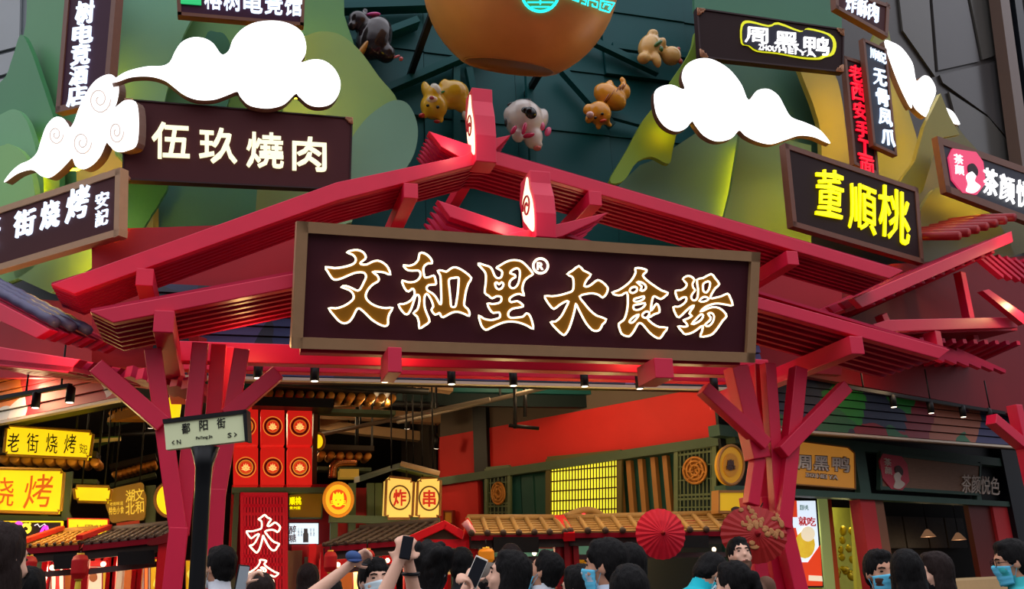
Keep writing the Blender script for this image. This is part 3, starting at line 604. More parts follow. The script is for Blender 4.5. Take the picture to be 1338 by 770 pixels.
fr = [(740, -4), (756, 2), (757, -3), (766, 1), (765, 6), (760, 4)], [(768, 8), (769, -1), (781, 3), (780, 10), (774, 8), (774, 5)], [(784, 12), (785, 1), (803, 4), (796, 16), (783, 12)], [(788, 10), (790, 5), (798, 7), (795, 12)]
for f in fr: g.tube([on_drum(*q) for q in f], .013, 5)
g.build('neon_fret', CY, bowl)
g = Geo(); g.beam(BC + Vector((-1.2, .6, -.2)), BC + Vector((-1.2, 2.95, -.2)), .1, .1); g.build('wall_bracket', BLACK, bowl); g = Geo(); g.beam(BC + Vector((1.0, .8, -.2)), BC + Vector((1.0, 2.95, -.2)), .1, .1); g.build('wall_bracket', BLACK, bowl)
# ------------------------------------------------------------------ the red timber gate with two stacked gables
gate = thing('timber_gate', 'red timber gate with two stacked gables on forked posts', 'gate')
UY, LY = 10.0, 8.0
def plank(name, pts, Y, t, root=gate, m=RED, bev=.008):
    g = Geo(); g.slab(YP(Y), pts, t); return g.build(name, m, root, bev)
UL = [(66, 372), (440, 238), (607, 203), (644, 181), (668, 176), (645, 198), (618, 216), (440, 262), (97, 384)]
UR = [(560, 171), (577, 192), (612, 212), (640, 213), (900, 287), (1162, 364), (1181, 354), (900, 271), (641, 196), (607, 187)]
LL = [(117, 407), (712, 296), (741, 290), (796, 277), (781, 288), (735, 309), (383, 376), (148, 422)]
LR = [(571, 261), (588, 284), (690, 318), (735, 331), (992, 404), (1227, 469), (1242, 457), (992, 388), (712, 306), (686, 300)]
plank('fascia_board', UL, UY, .1); plank('fascia_board', UR, UY + .012, .1)
plank('fascia_board', LL, LY, .1); plank('fascia_board', LR, LY + .012, .1)
def moved(pts, Y, dy, dz=0.0):
    return [YP(Y).at(*p) + Vector((0, dy, dz)) for p in pts]
RAFT = mat('rafter_red', (176, 20, 62), .45, var=.1, scale=3)
def rafters(ptsL, ptsR, Y, n, step, thin, drop):
    """rafters behind a fascia: parallel planks one behind the other, open between"""
    for pts in (ptsL, ptsR):
        W = [YP(Y).at(*p) for p in pts]
        for k in range(1, n + 1):
            g = Geo(); g.prism([p + Vector((0, step * k, -drop)) for p in W], (0, thin, 0)); g.build('rafter', RAFT, gate)
rafters(UL, UR, UY, 7, .105, .045, .0); rafters(LL, LR, LY, 6, .15, .05, .0)
for Y, dp, prs in ((UY, .85, (((66, 371), (607, 202)), ((641, 195), (1181, 353)))), (LY, .95, (((117, 406), (686, 299)), ((735, 304), (1242, 456))))):
    for a, b in prs:
        A, B = YP(Y).at(*a), YP(Y).at(*b); g = Geo(); dd = Vector((0, dp, 0)); o = Vector((0, .05, 0)); g.prism([A + o, B + o, B + dd, A + dd], (0, 0, .03)); g.build('roof_deck', RAFT, gate)
def zbeam(name, px, Y, y1, w, h, m=RED, root=gate, dz=0):
    p = pix(*px, Y); g = Geo(); g.beam(p + Vector((0, 0, dz)), p + Vector((0, y1 - Y, dz)), w, h); return g.build(name, m, root, .008)
for q in ((189, 362), (537, 249), (778, 259), (1036, 337)): zbeam('purlin', q, UY - .06, 11.9, .17, .19)
for q in ((214, 420), (1120, 451)): zbeam('purlin', q, LY - .06, 11.0, .16, .19)
zbeam('purlin', (516, 470), LY - .3, LY + .1, .12, .22); zbeam('purlin', (868, 481), LY - .3, LY + .1, .19, .19)
p = pix(270, 447, LY + .18); g = Geo(); g.beam(Vector((.55, LY + .18, p.z)), Vector((4.85, LY + .18, p.z)), .12, .16); g.build('tie_beam', RED, gate, .008)
# tie beams across the posts, lower eaves ledgers
for Y, za in ((9.5, (270, 462)), (10.6, (270, 474))):
    p = pix(*za, Y); g = Geo(); g.beam(Vector((pix(206, 462, Y).x, Y, p.z)), Vector((pix(1000, 480, Y).x, Y, p.z)), .16, .2); g.build('tie_beam', RED, gate, .008)
# ridge pieces
for Y, q in ((UY, (628, 203)), (LY, (712, 302))):
    zbeam('ridge_beam', q, Y + .05, Y + (1.7 if Y > 9 else 1.0), .14, .16)
# finials: shaped plates standing on the apex, each with a lit scroll face on its left cheek
def finial(px, Y, hpx, wpx):
    b = pix(*px, Y - .12); s = (pix(px[0], px[1] - hpx, Y) - pix(*px, Y)).z; w = (pix(px[0] + wpx, px[1], Y) - pix(*px, Y)).x
    d = .62
    side = [(-.02, -.12), (-.06, .25), (-.02, .55), (.1, .80), (.1, 1.0), (.62, 1.0), (.72, .7), (.62, .4), (.60, .1), (.5, -.12)]
    g = Geo(); g.prism([b + Vector((0, y * d, z * s)) for y, z in side], (w, 0, 0)); f = g.build('finial', RED, gate, .01)
    leaf = spline([(.04, .0), (.0, .25), (.05, .5), (.17, .72), (.22, .93), (.36, .8), (.52, .6), (.5, .35), (.34, .2), (.2, .08)], 3)
    g = Geo(); g.prism([b + Vector((-.012, y * d, z * s)) for y, z in leaf], (.013, 0, 0)); l = g.build('scroll_light', mat('warm_scroll_light', (255, 232, 190), .4, emit=1.6), f)
    g = Geo(); g.tube([b + Vector((-.018, (.27 + (.2 - .0085 * k) * math.cos(k * .5)) * d, (.46 + (.2 - .0085 * k) * math.sin(k * .5)) * s)) for k in range(20)], .011, 5)
    g.build('scroll_line', DRED, f)
    lamp('finial_glow', b + Vector((-.25, -.1, .15 * s)), 5, (1, .75, .5), size=.05)
finial((621, 200), UY, 88, 27); finial((699, 300), LY, 80, 27)
# posts: two forked pairs on each side
def post(pts, Y, w=.2, nm='post', m=RED, y2=None):
    for (a, b) in zip(pts, pts[1:]):
        ya, yb = (Y, Y) if y2 is None else (Y, y2)
        g = Geo(); g.beam(pix(*a, ya), pix(*b, yb), w, w, up=(0, -1, 0)); g.build(nm, m, gate, .008)
def floorpt(px, Y):
    p = pix(*px, Y); p.z = 0; return p
def trunk(px, Y, w, lean=0.0):
    p = pix(*px, Y); q = p.copy(); q.z = 0; q.x += lean
    g = Geo(); g.beam(q, p, w, w, up=(0, -1, 0)); g.build('post', RED, gate, .008)
trunk((234, 690), 8.5, .15, -.10); post([(200, 458), (233, 694)], 8.5, .14); post([(126, 480), (214, 556)], 8.42, .14, 'brace')
post([(262, 450), (236, 700)], 8.62, .14); trunk((284, 640), 8.75, .15, -.02); post([(316, 458), (284, 650)], 8.75, .14)
post([(363, 488), (296, 545)], 8.68, .14, 'brace'); post([(286, 452), (272, 640)], 8.95, .14); trunk((272, 640), 8.95, .15, 0)
post([(300, 455), (286, 640)], 9.3, .12)
trunk((978, 650), 8.8, .15, .05); post([(961, 480), (990, 600)], 8.7, .2); post([(990, 598), (981, 660)], 8.7, .13); post([(918, 508), (1000, 582)], 8.6, .14, 'brace')
trunk((998, 650), 8.9, .15, .1); post([(990, 478), (998, 660)], 8.95, .15)
trunk((1020, 680), 8.7, .16, .28); post([(1003, 476), (1018, 690)], 8.7, .13); post([(1043, 482), (1021, 690)], 8.62, .15); post([(1104, 506), (1020, 592)], 8.55, .14, 'brace')

# ------------------------------------------------------------------ canopies on the two wings
def wing_canopy(label, pl, inn, rakes, n, step, extra=()):
    root = thing('wing_canopy', label, 'canopy')
    for pts, t in rakes:
        W = [pl.at(*p) for p in pts]
        g = Geo(); g.prism(W, inn * .1); g.build('fascia_board', RED, root, .008)
        for k in range(1, n + 1):
            g = Geo(); g.prism([p + inn * step * k for p in W], inn * .06); g.build('rafter', RAFT, root)
    return root
lc = LP.off(1.45); rc = RP.off(1.25)
cl = wing_canopy('red two tier canopy with ribbed tile cap on the left wing', lc, LIN, [([(-60, 364), (66, 431), (47, 442), (-60, 392)], 0), ([(-60, 444), (104, 470), (88, 488), (-60, 472)], 0)], 5, .16)
TBL = mat('roof_tile_slate_blue', (70, 66, 98), .4, var=.2, scale=9)
for k in range(3):
    g = Geo(); a = lc.at(-60, 358) + LIN * (.06 + .19 * k); b = lc.at(66, 427) + LIN * (.06 + .19 * k)
    pts = [a.lerp(b, i / 16) + Vector((0, 0, .05 + .012 * (i % 2))) for i in range(17)]; g.tube(pts, .055, 7); g.build('cover_tile', TBL, cl)
g = Geo(); W = [lc.at(-60, 470), lc.at(95, 486)]; g.prism([W[0], W[1], W[1] + LIN * 1.3, W[0] + LIN * 1.3], (0, 0, .05)); g.build('soffit_board', DRED, cl)
for k in range(6):
    g = Geo(); a = lc.at(112 + 15 * k, 474 + 3 * k) + LIN * .5; g.beam(a, a + LIN * .5 + Vector((0, 0, -.1)), .1, .12); g.build('bracket', RAFT, cl)
cr = wing_canopy('red two tier canopy with slatted soffit on the right wing', rc, RIN, [([(1115, 390), (1322, 302), (1324, 316), (1127, 402)], 0), ([(1141, 424), (1160, 418), (1330, 414), (1330, 428), (1150, 434)], 0)], 4, .22)
g = Geo(); g.slab(rc.off(.15), [(1284, 380), (1292, 378), (1338, 410), (1338, 424)], .1); g.build('brace', RED, cr)
for k in range(9):
    g = Geo(); a = rc.at(1290 + 11 * k, 322 + 2 * k) + RIN * .3; b = rc.at(1330 + 11 * k, 356 + 2 * k) + RIN * .3; g.beam(a, b, .1, .06); g.build('soffit_slat', RAFT, cr)
for k in range(8):
    g = Geo(); a = rc.at(1180 + 14 * k, 436 + 2 * k) + RIN * .4; b = rc.at(1215 + 16 * k, 462 + 3 * k) + RIN * .2; g.beam(a, b, .09, .06); g.build('soffit_slat', RAFT, cr)
for k in range(13):
    g = Geo(); a = rc.at(1150 + 13 * k, 392 - 5.6 * k) + RIN * .12; b = a + RIN * 1.3 + Vector((.25, 0, -.05)); g.beam(a, b, .07, .08); g.build('soffit_slat', RAFT, cr)
for k in range(13):
    g = Geo(); a = rc.at(1172 + 14 * k, 440 + .5 * k) + RIN * .12; b = a + RIN * 1.2 + Vector((.3, 0, -.1)); g.beam(a, b, .07, .07); g.build('soffit_slat', RAFT, cr)
g = Geo(); W = [rc.at(1120, 404), rc.at(1330, 312)]; g.prism([W[0] + RIN * .2, W[1] + RIN * .2, W[1] + RIN * 1.4, W[0] + RIN * 1.4], (0, 0, .05)); g.build('soffit_board', DRED, cr)
g = Geo(); W = [rc.at(1150, 434), rc.at(1345, 428)]; g.prism([W[0] + RIN * .2, W[1] + RIN * .2, W[1] + RIN * 1.4, W[0] + RIN * 1.4], (0, 0, .05)); g.build('soffit_board', DRED, cr)
for k in range(7):
    g = Geo(); a = rc.at(1268 + 12 * k, 303 - 4 * k) + RIN * .2; b = a + RIN * 1.2 + Vector((0, 0, .35))
    g.tube([a, a.lerp(b, .5) + Vector((0, 0, .03)), b], .075, 8); g.build('cover_tile', mat('red_tile', (150, 34, 40), .4, var=.15), cr)
for q, w in (((1225, 430), .14), ((1172, 434), .12)):
    g = Geo(); p = rc.at(*q) + Vector((0, 0, -.15)); g.beam(p, p + RIN * 1.0, w, .24); g.build('purlin', RED, cr, .008)
for a, b in (((1188, 400), (1205, 440)), ((1290, 345), (1310, 440))):
    g = Geo(); g.beam(rc.at(*a) + RIN * .5, rc.at(*b) + RIN * .5, .14, .14); g.build('strut', RED, cr, .008)
for a, b in (((1295, 548), (1345, 590)), ((1325, 530), (1350, 640))):
    g = Geo(); g.beam(rc.at(*a), rc.at(*b), .17, .17); g.build('brace', RED, cr, .008)
lamp('canopy_lamp', rc.at(1318, 400) + RP.n * .35, 20, (1, .7, .3), size=.05); lamp('canopy_lamp', rc.at(1320, 330) + RP.n * .3, 10, (1, .6, .3), size=.05)
# warm uplight in the lower roof and behind the plaque
for q, Y, e in (((330, 455), 8.9, 7), ((60, 450), 9.6, 18), ((520, 440), 9.2, 10), ((840, 450), 9.2, 10)):
    lamp('gate_uplight', pix(*q, Y), e, (1, .55, .2), size=.06)

# ------------------------------------------------------------------ street name sign
SY = 6.0
ss = thing('street_sign', 'pale green street name sign on a black pole before the left posts', 'street sign')
a, b = pix(268, 585, SY + .03), pix(270, 640, SY + .03); pb = a.copy(); pb.z = 0
g = Geo(); g.lathe([(.075, 0), (.075, .04), (.05, .1), (.047, 2.0), (.047, a.z - .25), (.05, a.z - .12), (.085, a.z)], pb, 18); g.build('pole', mat('pole_black', (9, 11, 14), .3), ss)
pd = vplane(pix(268, 560, SY), (pix(319, 553, SY - .05) - pix(214, 568, SY + .12)).normalized())
q = [(214, 553), (317, 540), (320, 576), (217, 588)]
g = Geo(); g.slab(pd, q, .05); g.build('sign_face', mat('pale_green_enamel', (226, 234, 186), .5), ss)
g = Geo(); g.slab(pd.off(.012), [(212, 548), (321, 535), (322, 540), (213, 553.5)], .075); g.slab(pd.off(.012), [(317, 538), (322, 536), (324, 577), (320, 577)], .075); g.build('sign_cap', BLACK, ss)
INK = mat('black_ink', (24, 24, 22), .6)
for i, ch in enumerate('鄱阳街'):
    x, y = ((237, 554), (260, 550), (283, 547))[i]
    text_row(pd, ch, [(x, y), (x + 11, y - 1.5), (x + 11.5, y + 12), (x + .5, y + 13.5)], INK, ss, .003, .012, 0, lift=.001)
text_row(pd, '<', [(224, 576), (227.5, 575.6), (228, 581), (224.5, 581.5)], INK, ss, .003, .008, .1, lift=.001); text_row(pd, 'N', [(230.5, 575), (236, 574.4), (236.5, 580.2), (231, 580.8)], INK, ss, .003, .008, .05, lift=.001)
text_row(pd, 'S', [(297, 566), (302.4, 565.4), (302.7, 571.6), (297.3, 572.2)], INK, ss, .003, .008, .05, lift=.001); text_row(pd, '>', [(305.5, 565), (309, 564.6), (309.3, 570.8), (305.8, 571.2)], INK, ss, .003, .008, .1, lift=.001)
text_row(pd, ['PoYang Jie'], [(254, 571), (279, 568), (279.3, 573), (254.3, 576)], INK, ss, .003, 0, .15, lift=.001, join=True)

# ------------------------------------------------------------------ little animals hung on the teal wall
AY = 13.9
def figure(name, label, balls, col, extras, vox=.03, gloss=.2):
    root = thing(name, label, 'animal figure')
    k = (pix(700, 100, AY) - pix(600, 100, AY)).length / 100
    def geo(bl):
        g = Geo()
        for x, y, rx, ry, dep, rot, back in bl:
            p = pix(x, y, AY - back * k)
            M = Matrix((Vector((1, 0, 0)), Vector((0, 1, 0)), Vector((0, 0, 1)))).transposed() @ Matrix.Rotation(math.radians(-rot), 3, 'Y')
            g.ball(p, (rx * k, dep * k, ry * k), M)
        return g
    me = remesh(geo(balls), vox, 3); o = link_mesh('body', me, mat('glazed_%d_%d_%d' % col, col, gloss, var=.12, scale=5, coat=.5), root)
    for p in me.polygons: p.use_smooth = True
    for nm, bl, c in extras:
        for b_ in bl: geo([b_]).build(nm, mat('glazed_%d_%d_%d' % c, c, gloss, coat=.5), root)
    x, y = balls[0][:2]; g = Geo(); a = pix(x, y, AY); g.beam(a, Vector((a.x, 14.62, a.z)), .06, .06); g.build('wall_bracket', BLACK, root)
# x, y, rx, ry, depth radius, tilt, forward shift
figure('pig_figure', 'white glazed pig figure with black patch hanging head down', [(685, 157, 25, 27, 22, 10, 0), (697, 180, 12, 15, 12, -10, 4), (703, 190, 6, 5, 7, 0, 6), (676, 178, 7, 9, 7, 30, 8), (664, 150, 6, 10, 8, 0, 0), (707, 157, 9, 16, 12, -15, 0)], (226, 216, 208),
       [('patch', [(692, 149, 9, 9, 8, 0, 17), (686, 146, 6, 6, 6, 0, 17)], (24, 22, 24)), ('ear', [(716, 172, 4, 7, 2, -25, 8), (708, 165, 4, 6, 3, 0, 10)], (226, 90, 130)), ('scarf', [(685, 168, 3, 9, 3, -15, 20), (691, 177, 8, 3, 4, 20, 17), (671, 170, 3, 7, 3, -30, 16)], (206, 40, 90)), ('snout', [(702, 194, 5, 3, 5, 0, 8)], (226, 120, 110)), ('tail', [(661, 160, 2, 6, 2, 0, 8), (667, 136, 5, 2, 2, 30, 0), (690, 131, 5, 2, 2, 0, 0)], (30, 26, 28))])
figure('dog_figure', 'yellow glazed dog figure lying on its back with green collar', [(590, 124, 23, 18, 17, 25, 0), (567, 139, 17, 17, 15, 0, 4), (557, 118, 6, 12, 7, 15, 6), (579, 113, 6, 11, 7, -20, 6), (603, 134, 11, 14, 11, 20, 0), (566, 122, 10, 9, 9, 0, 10), (555, 150, 4, 5, 3, 0, 4), (576, 156, 4, 5, 3, 0, 4)], (226, 176, 44),
       [('chest', [(569, 118, 7, 9, 6, 20, 13)], (232, 226, 206)), ('collar', [(572, 127, 15, 2.4, 12, 30, 4)], (20, 140, 70)), ('muzzle', [(565, 131, 7, 5, 6, 0, 15)], (240, 218, 190)), ('nose', [(564, 128, 3, 2, 3, 0, 21)], (200, 90, 110)), ('eye', [(559, 138, 2, 1.6, 2, 0, 18), (572, 140, 2, 2, 2, 0, 18)], (30, 24, 18)), ('ear', [(551, 151, 4, 3, 3, 20, 8), (571, 159, 4, 2, 3, 0, 8)], (190, 50, 40)), ('paw', [(611, 124, 3, 5, 4, 20, 2), (607, 151, 3, 6, 4, 10, 2)], (226, 214, 196))])
figure('tiger_figure', 'orange striped tiger figure stretched head down beside the pig', [(797, 127, 24, 16, 15, -32, 0), (783, 148, 16, 16, 14, 0, 6), (766, 142, 4, 8, 5, -25, 6), (769, 156, 5, 6, 5, 0, 6), (814, 106, 4, 7, 4, 20, 0), (797, 110, 5, 6, 5, 0, 4), (815, 120, 9, 12, 10, 0, 0), (782, 166, 4, 4, 3, 0, 4), (796, 163, 4, 4, 3, 0, 4)], (222, 150, 44),
       [('stripe', [(797 + .85 * t_, 127 - .53 * t_, 1.3, 16.4 * (1 - (t_ / 24) ** 2) ** .5, 15.6 * (1 - (t_ / 24) ** 2) ** .5, -32, 0) for t_ in (-9, -2, 5, 12, 18)], (150, 76, 24)), ('muzzle', [(771, 150, 5, 4, 5, 0, 15)], (240, 196, 190)), ('eye', [(778, 154, 2, 1.6, 2, 0, 19), (787, 149, 2, 1.6, 2, 0, 19)], (30, 24, 18)), ('brow', [(788, 158, 5, 2, 3, 20, 16)], (206, 70, 30))])
figure('bear_cub_figure', 'cream coloured curled animal figure with green scarf by the duck shop sign', [(849, 62, 16, 20, 15, -25, 0), (877, 73, 14, 13, 13, 0, 4), (853, 45, 8, 7, 8, 0, 3), (841, 76, 9, 8, 9, 0, 6), (858, 78, 6, 12, 7, 10, 8), (866, 55, 5, 7, 6, 0, 6), (886, 64, 4, 4, 3, 0, 4)], (214, 168, 96),
       [('scarf', [(860, 57, 8, 3, 5, 40, 14), (864, 64, 3, 4, 3, 0, 16)], (60, 104, 50)), ('ear', [(889, 80, 3, 4, 3, 0, 8), (887, 64, 2, 3, 2, 0, 10)], (180, 70, 60))])
figure('black_pig_figure', 'glossy black pig figure with pink ear at the left of the drum', [(489, 50, 21, 31, 20, -22, 0), (468, 27, 13, 12, 12, 0, 4), (477, 16, 4, 6, 4, 0, 4), (460, 34, 6, 6, 6, 0, 8), (504, 70, 12, 12, 12, 0, 0)], (40, 30, 32),
       [('ear', [(488, 19, 9, 2.5, 4, 12, 6)], (210, 80, 150)), ('tail', [(518, 74, 5, 1.5, 1.5, 30, 2), (524, 77, 2.6, 2.6, 3, 0, 2)], (214, 110, 110)), ('belly_trim', [(477, 62, 4, 30, 10, -32, 6)], (186, 130, 60))], gloss=.12)
# ------------------------------------------------------------------ green shop at the corner (two faces) and its wall
GREYC = mat('grey_concrete', (92, 80, 70), .75, var=.15, scale=1.5)
def wallpoly(pl, x0, x1, z0, z1, off, t=.1):
    a = pl.off(off).at(x0, 700); b = pl.off(off).at(x1, 700)
    g = Geo(); g.prism([Vector((a.x, a.y, z0)), Vector((b.x, b.y, z0)), Vector((b.x, b.y, z1)), Vector((a.x, a.y, z1))], pl.n * -t); return g
ws = struct('wall_shop_left', wallpoly(SL, 574, 968, 0, 3.45, -.12), GREENP)
wallpoly(SL, 574, 968, 4.36, 5.08, -.05).build('upper_band', GREYC, ws)
wallpoly(SL, 574, 968, 3.5, 4.36, -.03).build('red_band', WALLRED, ws)
wallpoly(SL, 574, 626, 0, 3.5, .02, .14).build('pillar', WALLRED, ws)
wallpoly(SL, 622, 640, 3.55, 5.08, .05, .12).build('downpipe', BLACK, ws)
wallpoly(SL, 572, 975, 3.44, 3.58, .1, .2).build('beam', GREENB, ws)
g = Geo(); b = SL.at(574, 700); g.box((b.x - .1, b.y + 1.5, 2.55), (.14, 3.0, 5.08), rz=0); struct('wall_shop_end', g, mat('shop_end_dark', (40, 34, 30), .7))
for k, (x0, x1, r) in enumerate(((668, 683, (34, 78, 76)), (684, 700, (26, 66, 60)), (701, 718, (30, 72, 64)))):
    wallpoly(SL, x0, x1, 2.0, 3.42, -.06 + .02 * (k % 2), .06).build('green_panel', mat('green_panel_%d' % k, r, .5, var=.12), ws)
OCH = mat('ochre_post', (150, 104, 54), .5, var=.1)
for x in (813, 828, 844, 861, 877):
    wallpoly(SL, x - 3, x + 3, 2.0, 3.42, 0, .1).build('post_strip', OCH, ws)
LATG = mat('lattice_green_bronze', (92, 104, 72), .45, var=.12)
MEDAL = mat('medallion_bronze', (176, 116, 50), .4, metal=.25, var=.2, scale=14, bump=.3)
def lattice_panel(label, pl, x0, x1, yt, yb, mx, my, rx, ry):
    """tall shutter: frame, upper grid of bars, lower bars, bronze medallion"""
    root = thing('lattice_shutter', label, 'shutter', None)
    p = pl.off(.06); P = lambda x, y: p.at(x, y)
    g = Geo(); g.slab(pl.off(.02), [(x0, yt[0]), (x1, yt[1]), (x1, yb[1]), (x0, yb[0])], .03); g.build('back_board', mat('lattice_back', (30, 46, 40), .6), root)
    def yy(t, x): s = (x - x0) / (x1 - x0); a = yt[0] + (yt[1] - yt[0]) * s; b = yb[0] + (yb[1] - yb[0]) * s; return a + (b - a) * t
    def bar(xa, ta, xb, tb, w, nm): g = Geo(); g.beam(P(xa, yy(ta, xa)), P(xb, yy(tb, xb)), w, .05 if w > .05 else .012, up=pl.n); g.build(nm, LATG, root)
    for x in (x0, x1): bar(x, 0, x, 1, .07, 'frame_bar')
    for t in (0, .12, .72, .78, 1): bar(x0, t, x1, t, .06 if t in (0, 1) else .03, 'frame_bar')
    n = max(6, int((x1 - x0) / 4.6))
    for k in range(1, n):
        x = x0 + (x1 - x0) * k / n; bar(x, .02, x, .98, .018, 'lattice_bar')
    for t in (.06, .3, .5, .9): bar(x0, t, x1, t, .016, 'lattice_bar')
    g = Geo(); q = pl.off(.1)
    for f in (1, .72, .4): g.tube([q.at(mx + rx * f * math.cos(k * PI / 12), my + ry * f * math.sin(k * PI / 12)) for k in range(24)], .022, 5, True)
    g.slab(pl.off(.085), [(mx + rx * math.cos(k * PI / 10), my + ry * math.sin(k * PI / 10)) for k in range(20)], .02)
    for k in range(6):
        a = k * PI / 3 + .3; g.tube([q.at(mx + rx * r * math.cos(a + r), my + ry * r * math.sin(a + r)) for r in (.15, .45, .7, .98)], .018, 5)
    g.build('medallion', MEDAL, root)
lattice_panel('narrow green lattice shutter with oval bronze medallion by the red pillar', SL, 636, 666, (613, 610), (676, 676), 651, 645, 8.5, 14)
lattice_panel('wide green lattice shutter with round bronze medallion left of the forked post', SL, 884, 934, (585, 578), (672, 672), 908, 615, 15, 17)
# glowing lattice window
w = thing('window_1', 'yellow glowing window with a dark grid of bars', 'window'); w['kind'] = 'structure'
WB = mat('window_bar_dark', (60, 44, 20), .5)
wx0, wx1 = 720, 807
def wy(x, t): s = (x - wx0) / (wx1 - wx0); a = 604 - 9 * s; b = 681 - 2 * s; return a + (b - a) * t
g = Geo(); g.slab(SL.off(.03), [(wx0, wy(wx0, 0)), (wx1, wy(wx1, 0)), (wx1, wy(wx1, 1)), (wx0, wy(wx0, 1))], .03); g.build('light_pane', mat('yellow_window_glow', (255, 236, 60), .4, emit=1.05, var=.05), w)
for k in range(23):
    x = wx0 + (wx1 - wx0) * k / 22; g = Geo(); g.beam(SL.off(.04).at(x, wy(x, 0)), SL.off(.04).at(x, wy(x, 1)), .02, .008, up=SL.n); g.build('window_bar', WB, w)
for k in range(7):
    t = k / 6; g = Geo(); g.beam(SL.off(.05).at(wx0, wy(wx0, t)), SL.off(.05).at(wx1, wy(wx1, t)), .022, .008, up=SL.n); g.build('window_bar', WB, w)
for a, b in (((717, 600), (717, 684)), ((810, 592), (810, 682)), ((716, 601), (812, 592))):
    g = Geo(); g.beam(SL.off(.05).at(*a), SL.off(.05).at(*b), .1, .05, up=SL.n); g.build('window_frame', mat('window_frame_bronze', (92, 82, 44), .5), w)
# street face
g = wallpoly(SR, 955, 1440, 3.52, 3.68, .06, .2); wr = struct('wall_shop_right', g, mat('shop_beam_green', (58, 84, 72), .5, var=.1))
wallpoly(SR, 955, 1440, 2.72, 2.82, .06, .2).build('beam', mat('shop_beam_green', (58, 84, 72)), wr)
wallpoly(SR, 955, 1440, 2.82, 3.52, -.12, .05).build('fascia_back', mat('black_fascia', (20, 22, 22), .6), wr)
wallpoly(SR, 955, 1440, 3.68, 5.05, -.1, .05).build('upper_band', BLACK, wr)
for x, hw in ((1140, 7), (1289, 3)): wallpoly(SR, x - hw, x + hw, 2.82, 3.52, .05, .1).build('post_strip', mat('shop_beam_green', (58, 84, 72)), wr)
wallpoly(SR, 1131, 1150, 0, 2.72, 0, .2).build('pillar', mat('shop_red_pillar', (190, 46, 50), .5), wr)
wallpoly(SR, 1150, 1161, 0, 2.72, -.03, .2).build('pillar', mat('shop_brown_pillar', (130, 84, 60), .5), wr)
wallpoly(SR, 1272, 1304, 0, 2.72, -.06, .1).build('door_leaf', mat('shop_dark_red_leaf', (96, 30, 26), .4), wr)
wallpoly(SR, 1304, 1330, 0, 2.72, 0, .2).build('pillar', mat('shop_red_pillar', (190, 46, 50)), wr)
wallpoly(SR, 1330, 1480, 0, 5.0, .1, .3).build('pier', mat('pier_black', (22, 26, 32)), wr)
g = wallpoly(SR, 940, 1560, 0, 3.6, -2.4, .1); wb = struct('wall_shop_inside', g, mat('shop_dark_inside', (44, 38, 34), .6))
for x0, x1 in ((1160, 1182), (1184, 1212), (1214, 1236), (1238, 1262)):
    h = wallpoly(SR, x0, x1, 2.05, 2.72, -2.25, .05); h.build('menu_board', mat('dim_menu_board', (74, 64, 58), .5, var=.25, scale=12), wb)
h = wallpoly(SR, 1010, 1132, .0, 2.75, -1.4, .08); struct('wall_shop_lit', h, mat('yellow_green_shop_wall', (196, 196, 90), .5, var=.15, scale=4))
def disc_sign(label, pl, cx, cy, rx, ry, m, fm, face=True, t=.12, cat='sign', name='round_sign', mm=None, em=None, es=1.0):
    root = thing(name, label, cat)
    c = lambda f, n=28: [(cx + rx * f * math.cos(2 * PI * k / n), cy + ry * f * math.sin(2 * PI * k / n)) for k in range(n)]
    g = Geo(); g.slab(pl, c(1), t); g.build('disc', m, root)
    g = Geo(); g.tube([pl.off(.005).at(*p) for p in c(.985)], .022, 6, True); g.build('rim', fm, root)
    if face:
        if mm: g = Geo(); g.slab(pl.off(.015), c(.6), .012); g.build('inner_disc', mm, root)
        e = em; k = rx
        h = [(-.34, .28), (-.40, -.05), (-.34, -.42), (-.2, -.3), (-.08, -.46), (0, -.34), (.08, -.46), (.2, -.3), (.34, -.42), (.40, -.05), (.34, .28), (.15, .42), (-.15, .42)]
        holes = [[(-.2, -.02), (-.08, .02), (-.18, .1)], [(.2, -.02), (.18, .1), (.08, .02)], [(-.1, .24), (.1, .24), (0, .34)]]
        f = lambda L: [(cx + x * rx * es, cy + y * ry * es) for x, y in L]
        g = Geo(); g.slab(pl.off(.03), f(h), .012, 0, None, [f(q) for q in holes])
        for sx in (-1, 1):
            for yy in (.05, .16, .27): g.beam(pl.off(.03).at(cx + sx * .28 * rx * es, cy + yy * ry * es), pl.off(.03).at(cx + sx * .52 * rx * es, cy + (yy + .05) * ry * es), .012, .012, up=pl.n)
        g.build('tiger_face_emblem', e, root)
    return root
disc_sign('round ochre sign with dark tiger face at the shop corner', SR.off(.35), 955, 608, 17, 26, mat('ochre_sign', (214, 150, 34), .45, emit=.35), OCH, mm=mat('ochre_sign2', (206, 140, 40), .45), em=mat('dark_print', (70, 50, 46), .5), t=.06, es=.62)
s = board('yellow box sign under the round ochre sign', SR.off(.35), [(938, 641), (974, 641), (974, 671), (938, 671)], mat('yellow_sign', (224, 176, 30), .45, emit=.55), OCH, 2, .1)
g = Geo(); g.slab(SR.off(.37), [(962 + 7 * math.cos(k * PI / 6), 668 + 6 * math.sin(k * PI / 6)) for k in range(7, 12)] + [(967, 671), (956, 671)], .01); g.build('dark_emblem', mat('dark_print', (70, 50, 46)), s)
s = board('ochre shop board with dark outlined white duck shop characters', SR.off(.1), [(1000, 570), (1108, 584), (1117, 592), (1118, 640), (1000, 631)], mat('ochre_board', (206, 136, 50), .45, var=.08, emit=.4), OCH, 1, .08)  # board given a faint glow in place of brighter light
DRK = mat('dark_print', (70, 50, 46)); OFFW = mat('off_white_print', (214, 196, 180), .5)
p = SR.off(.1)
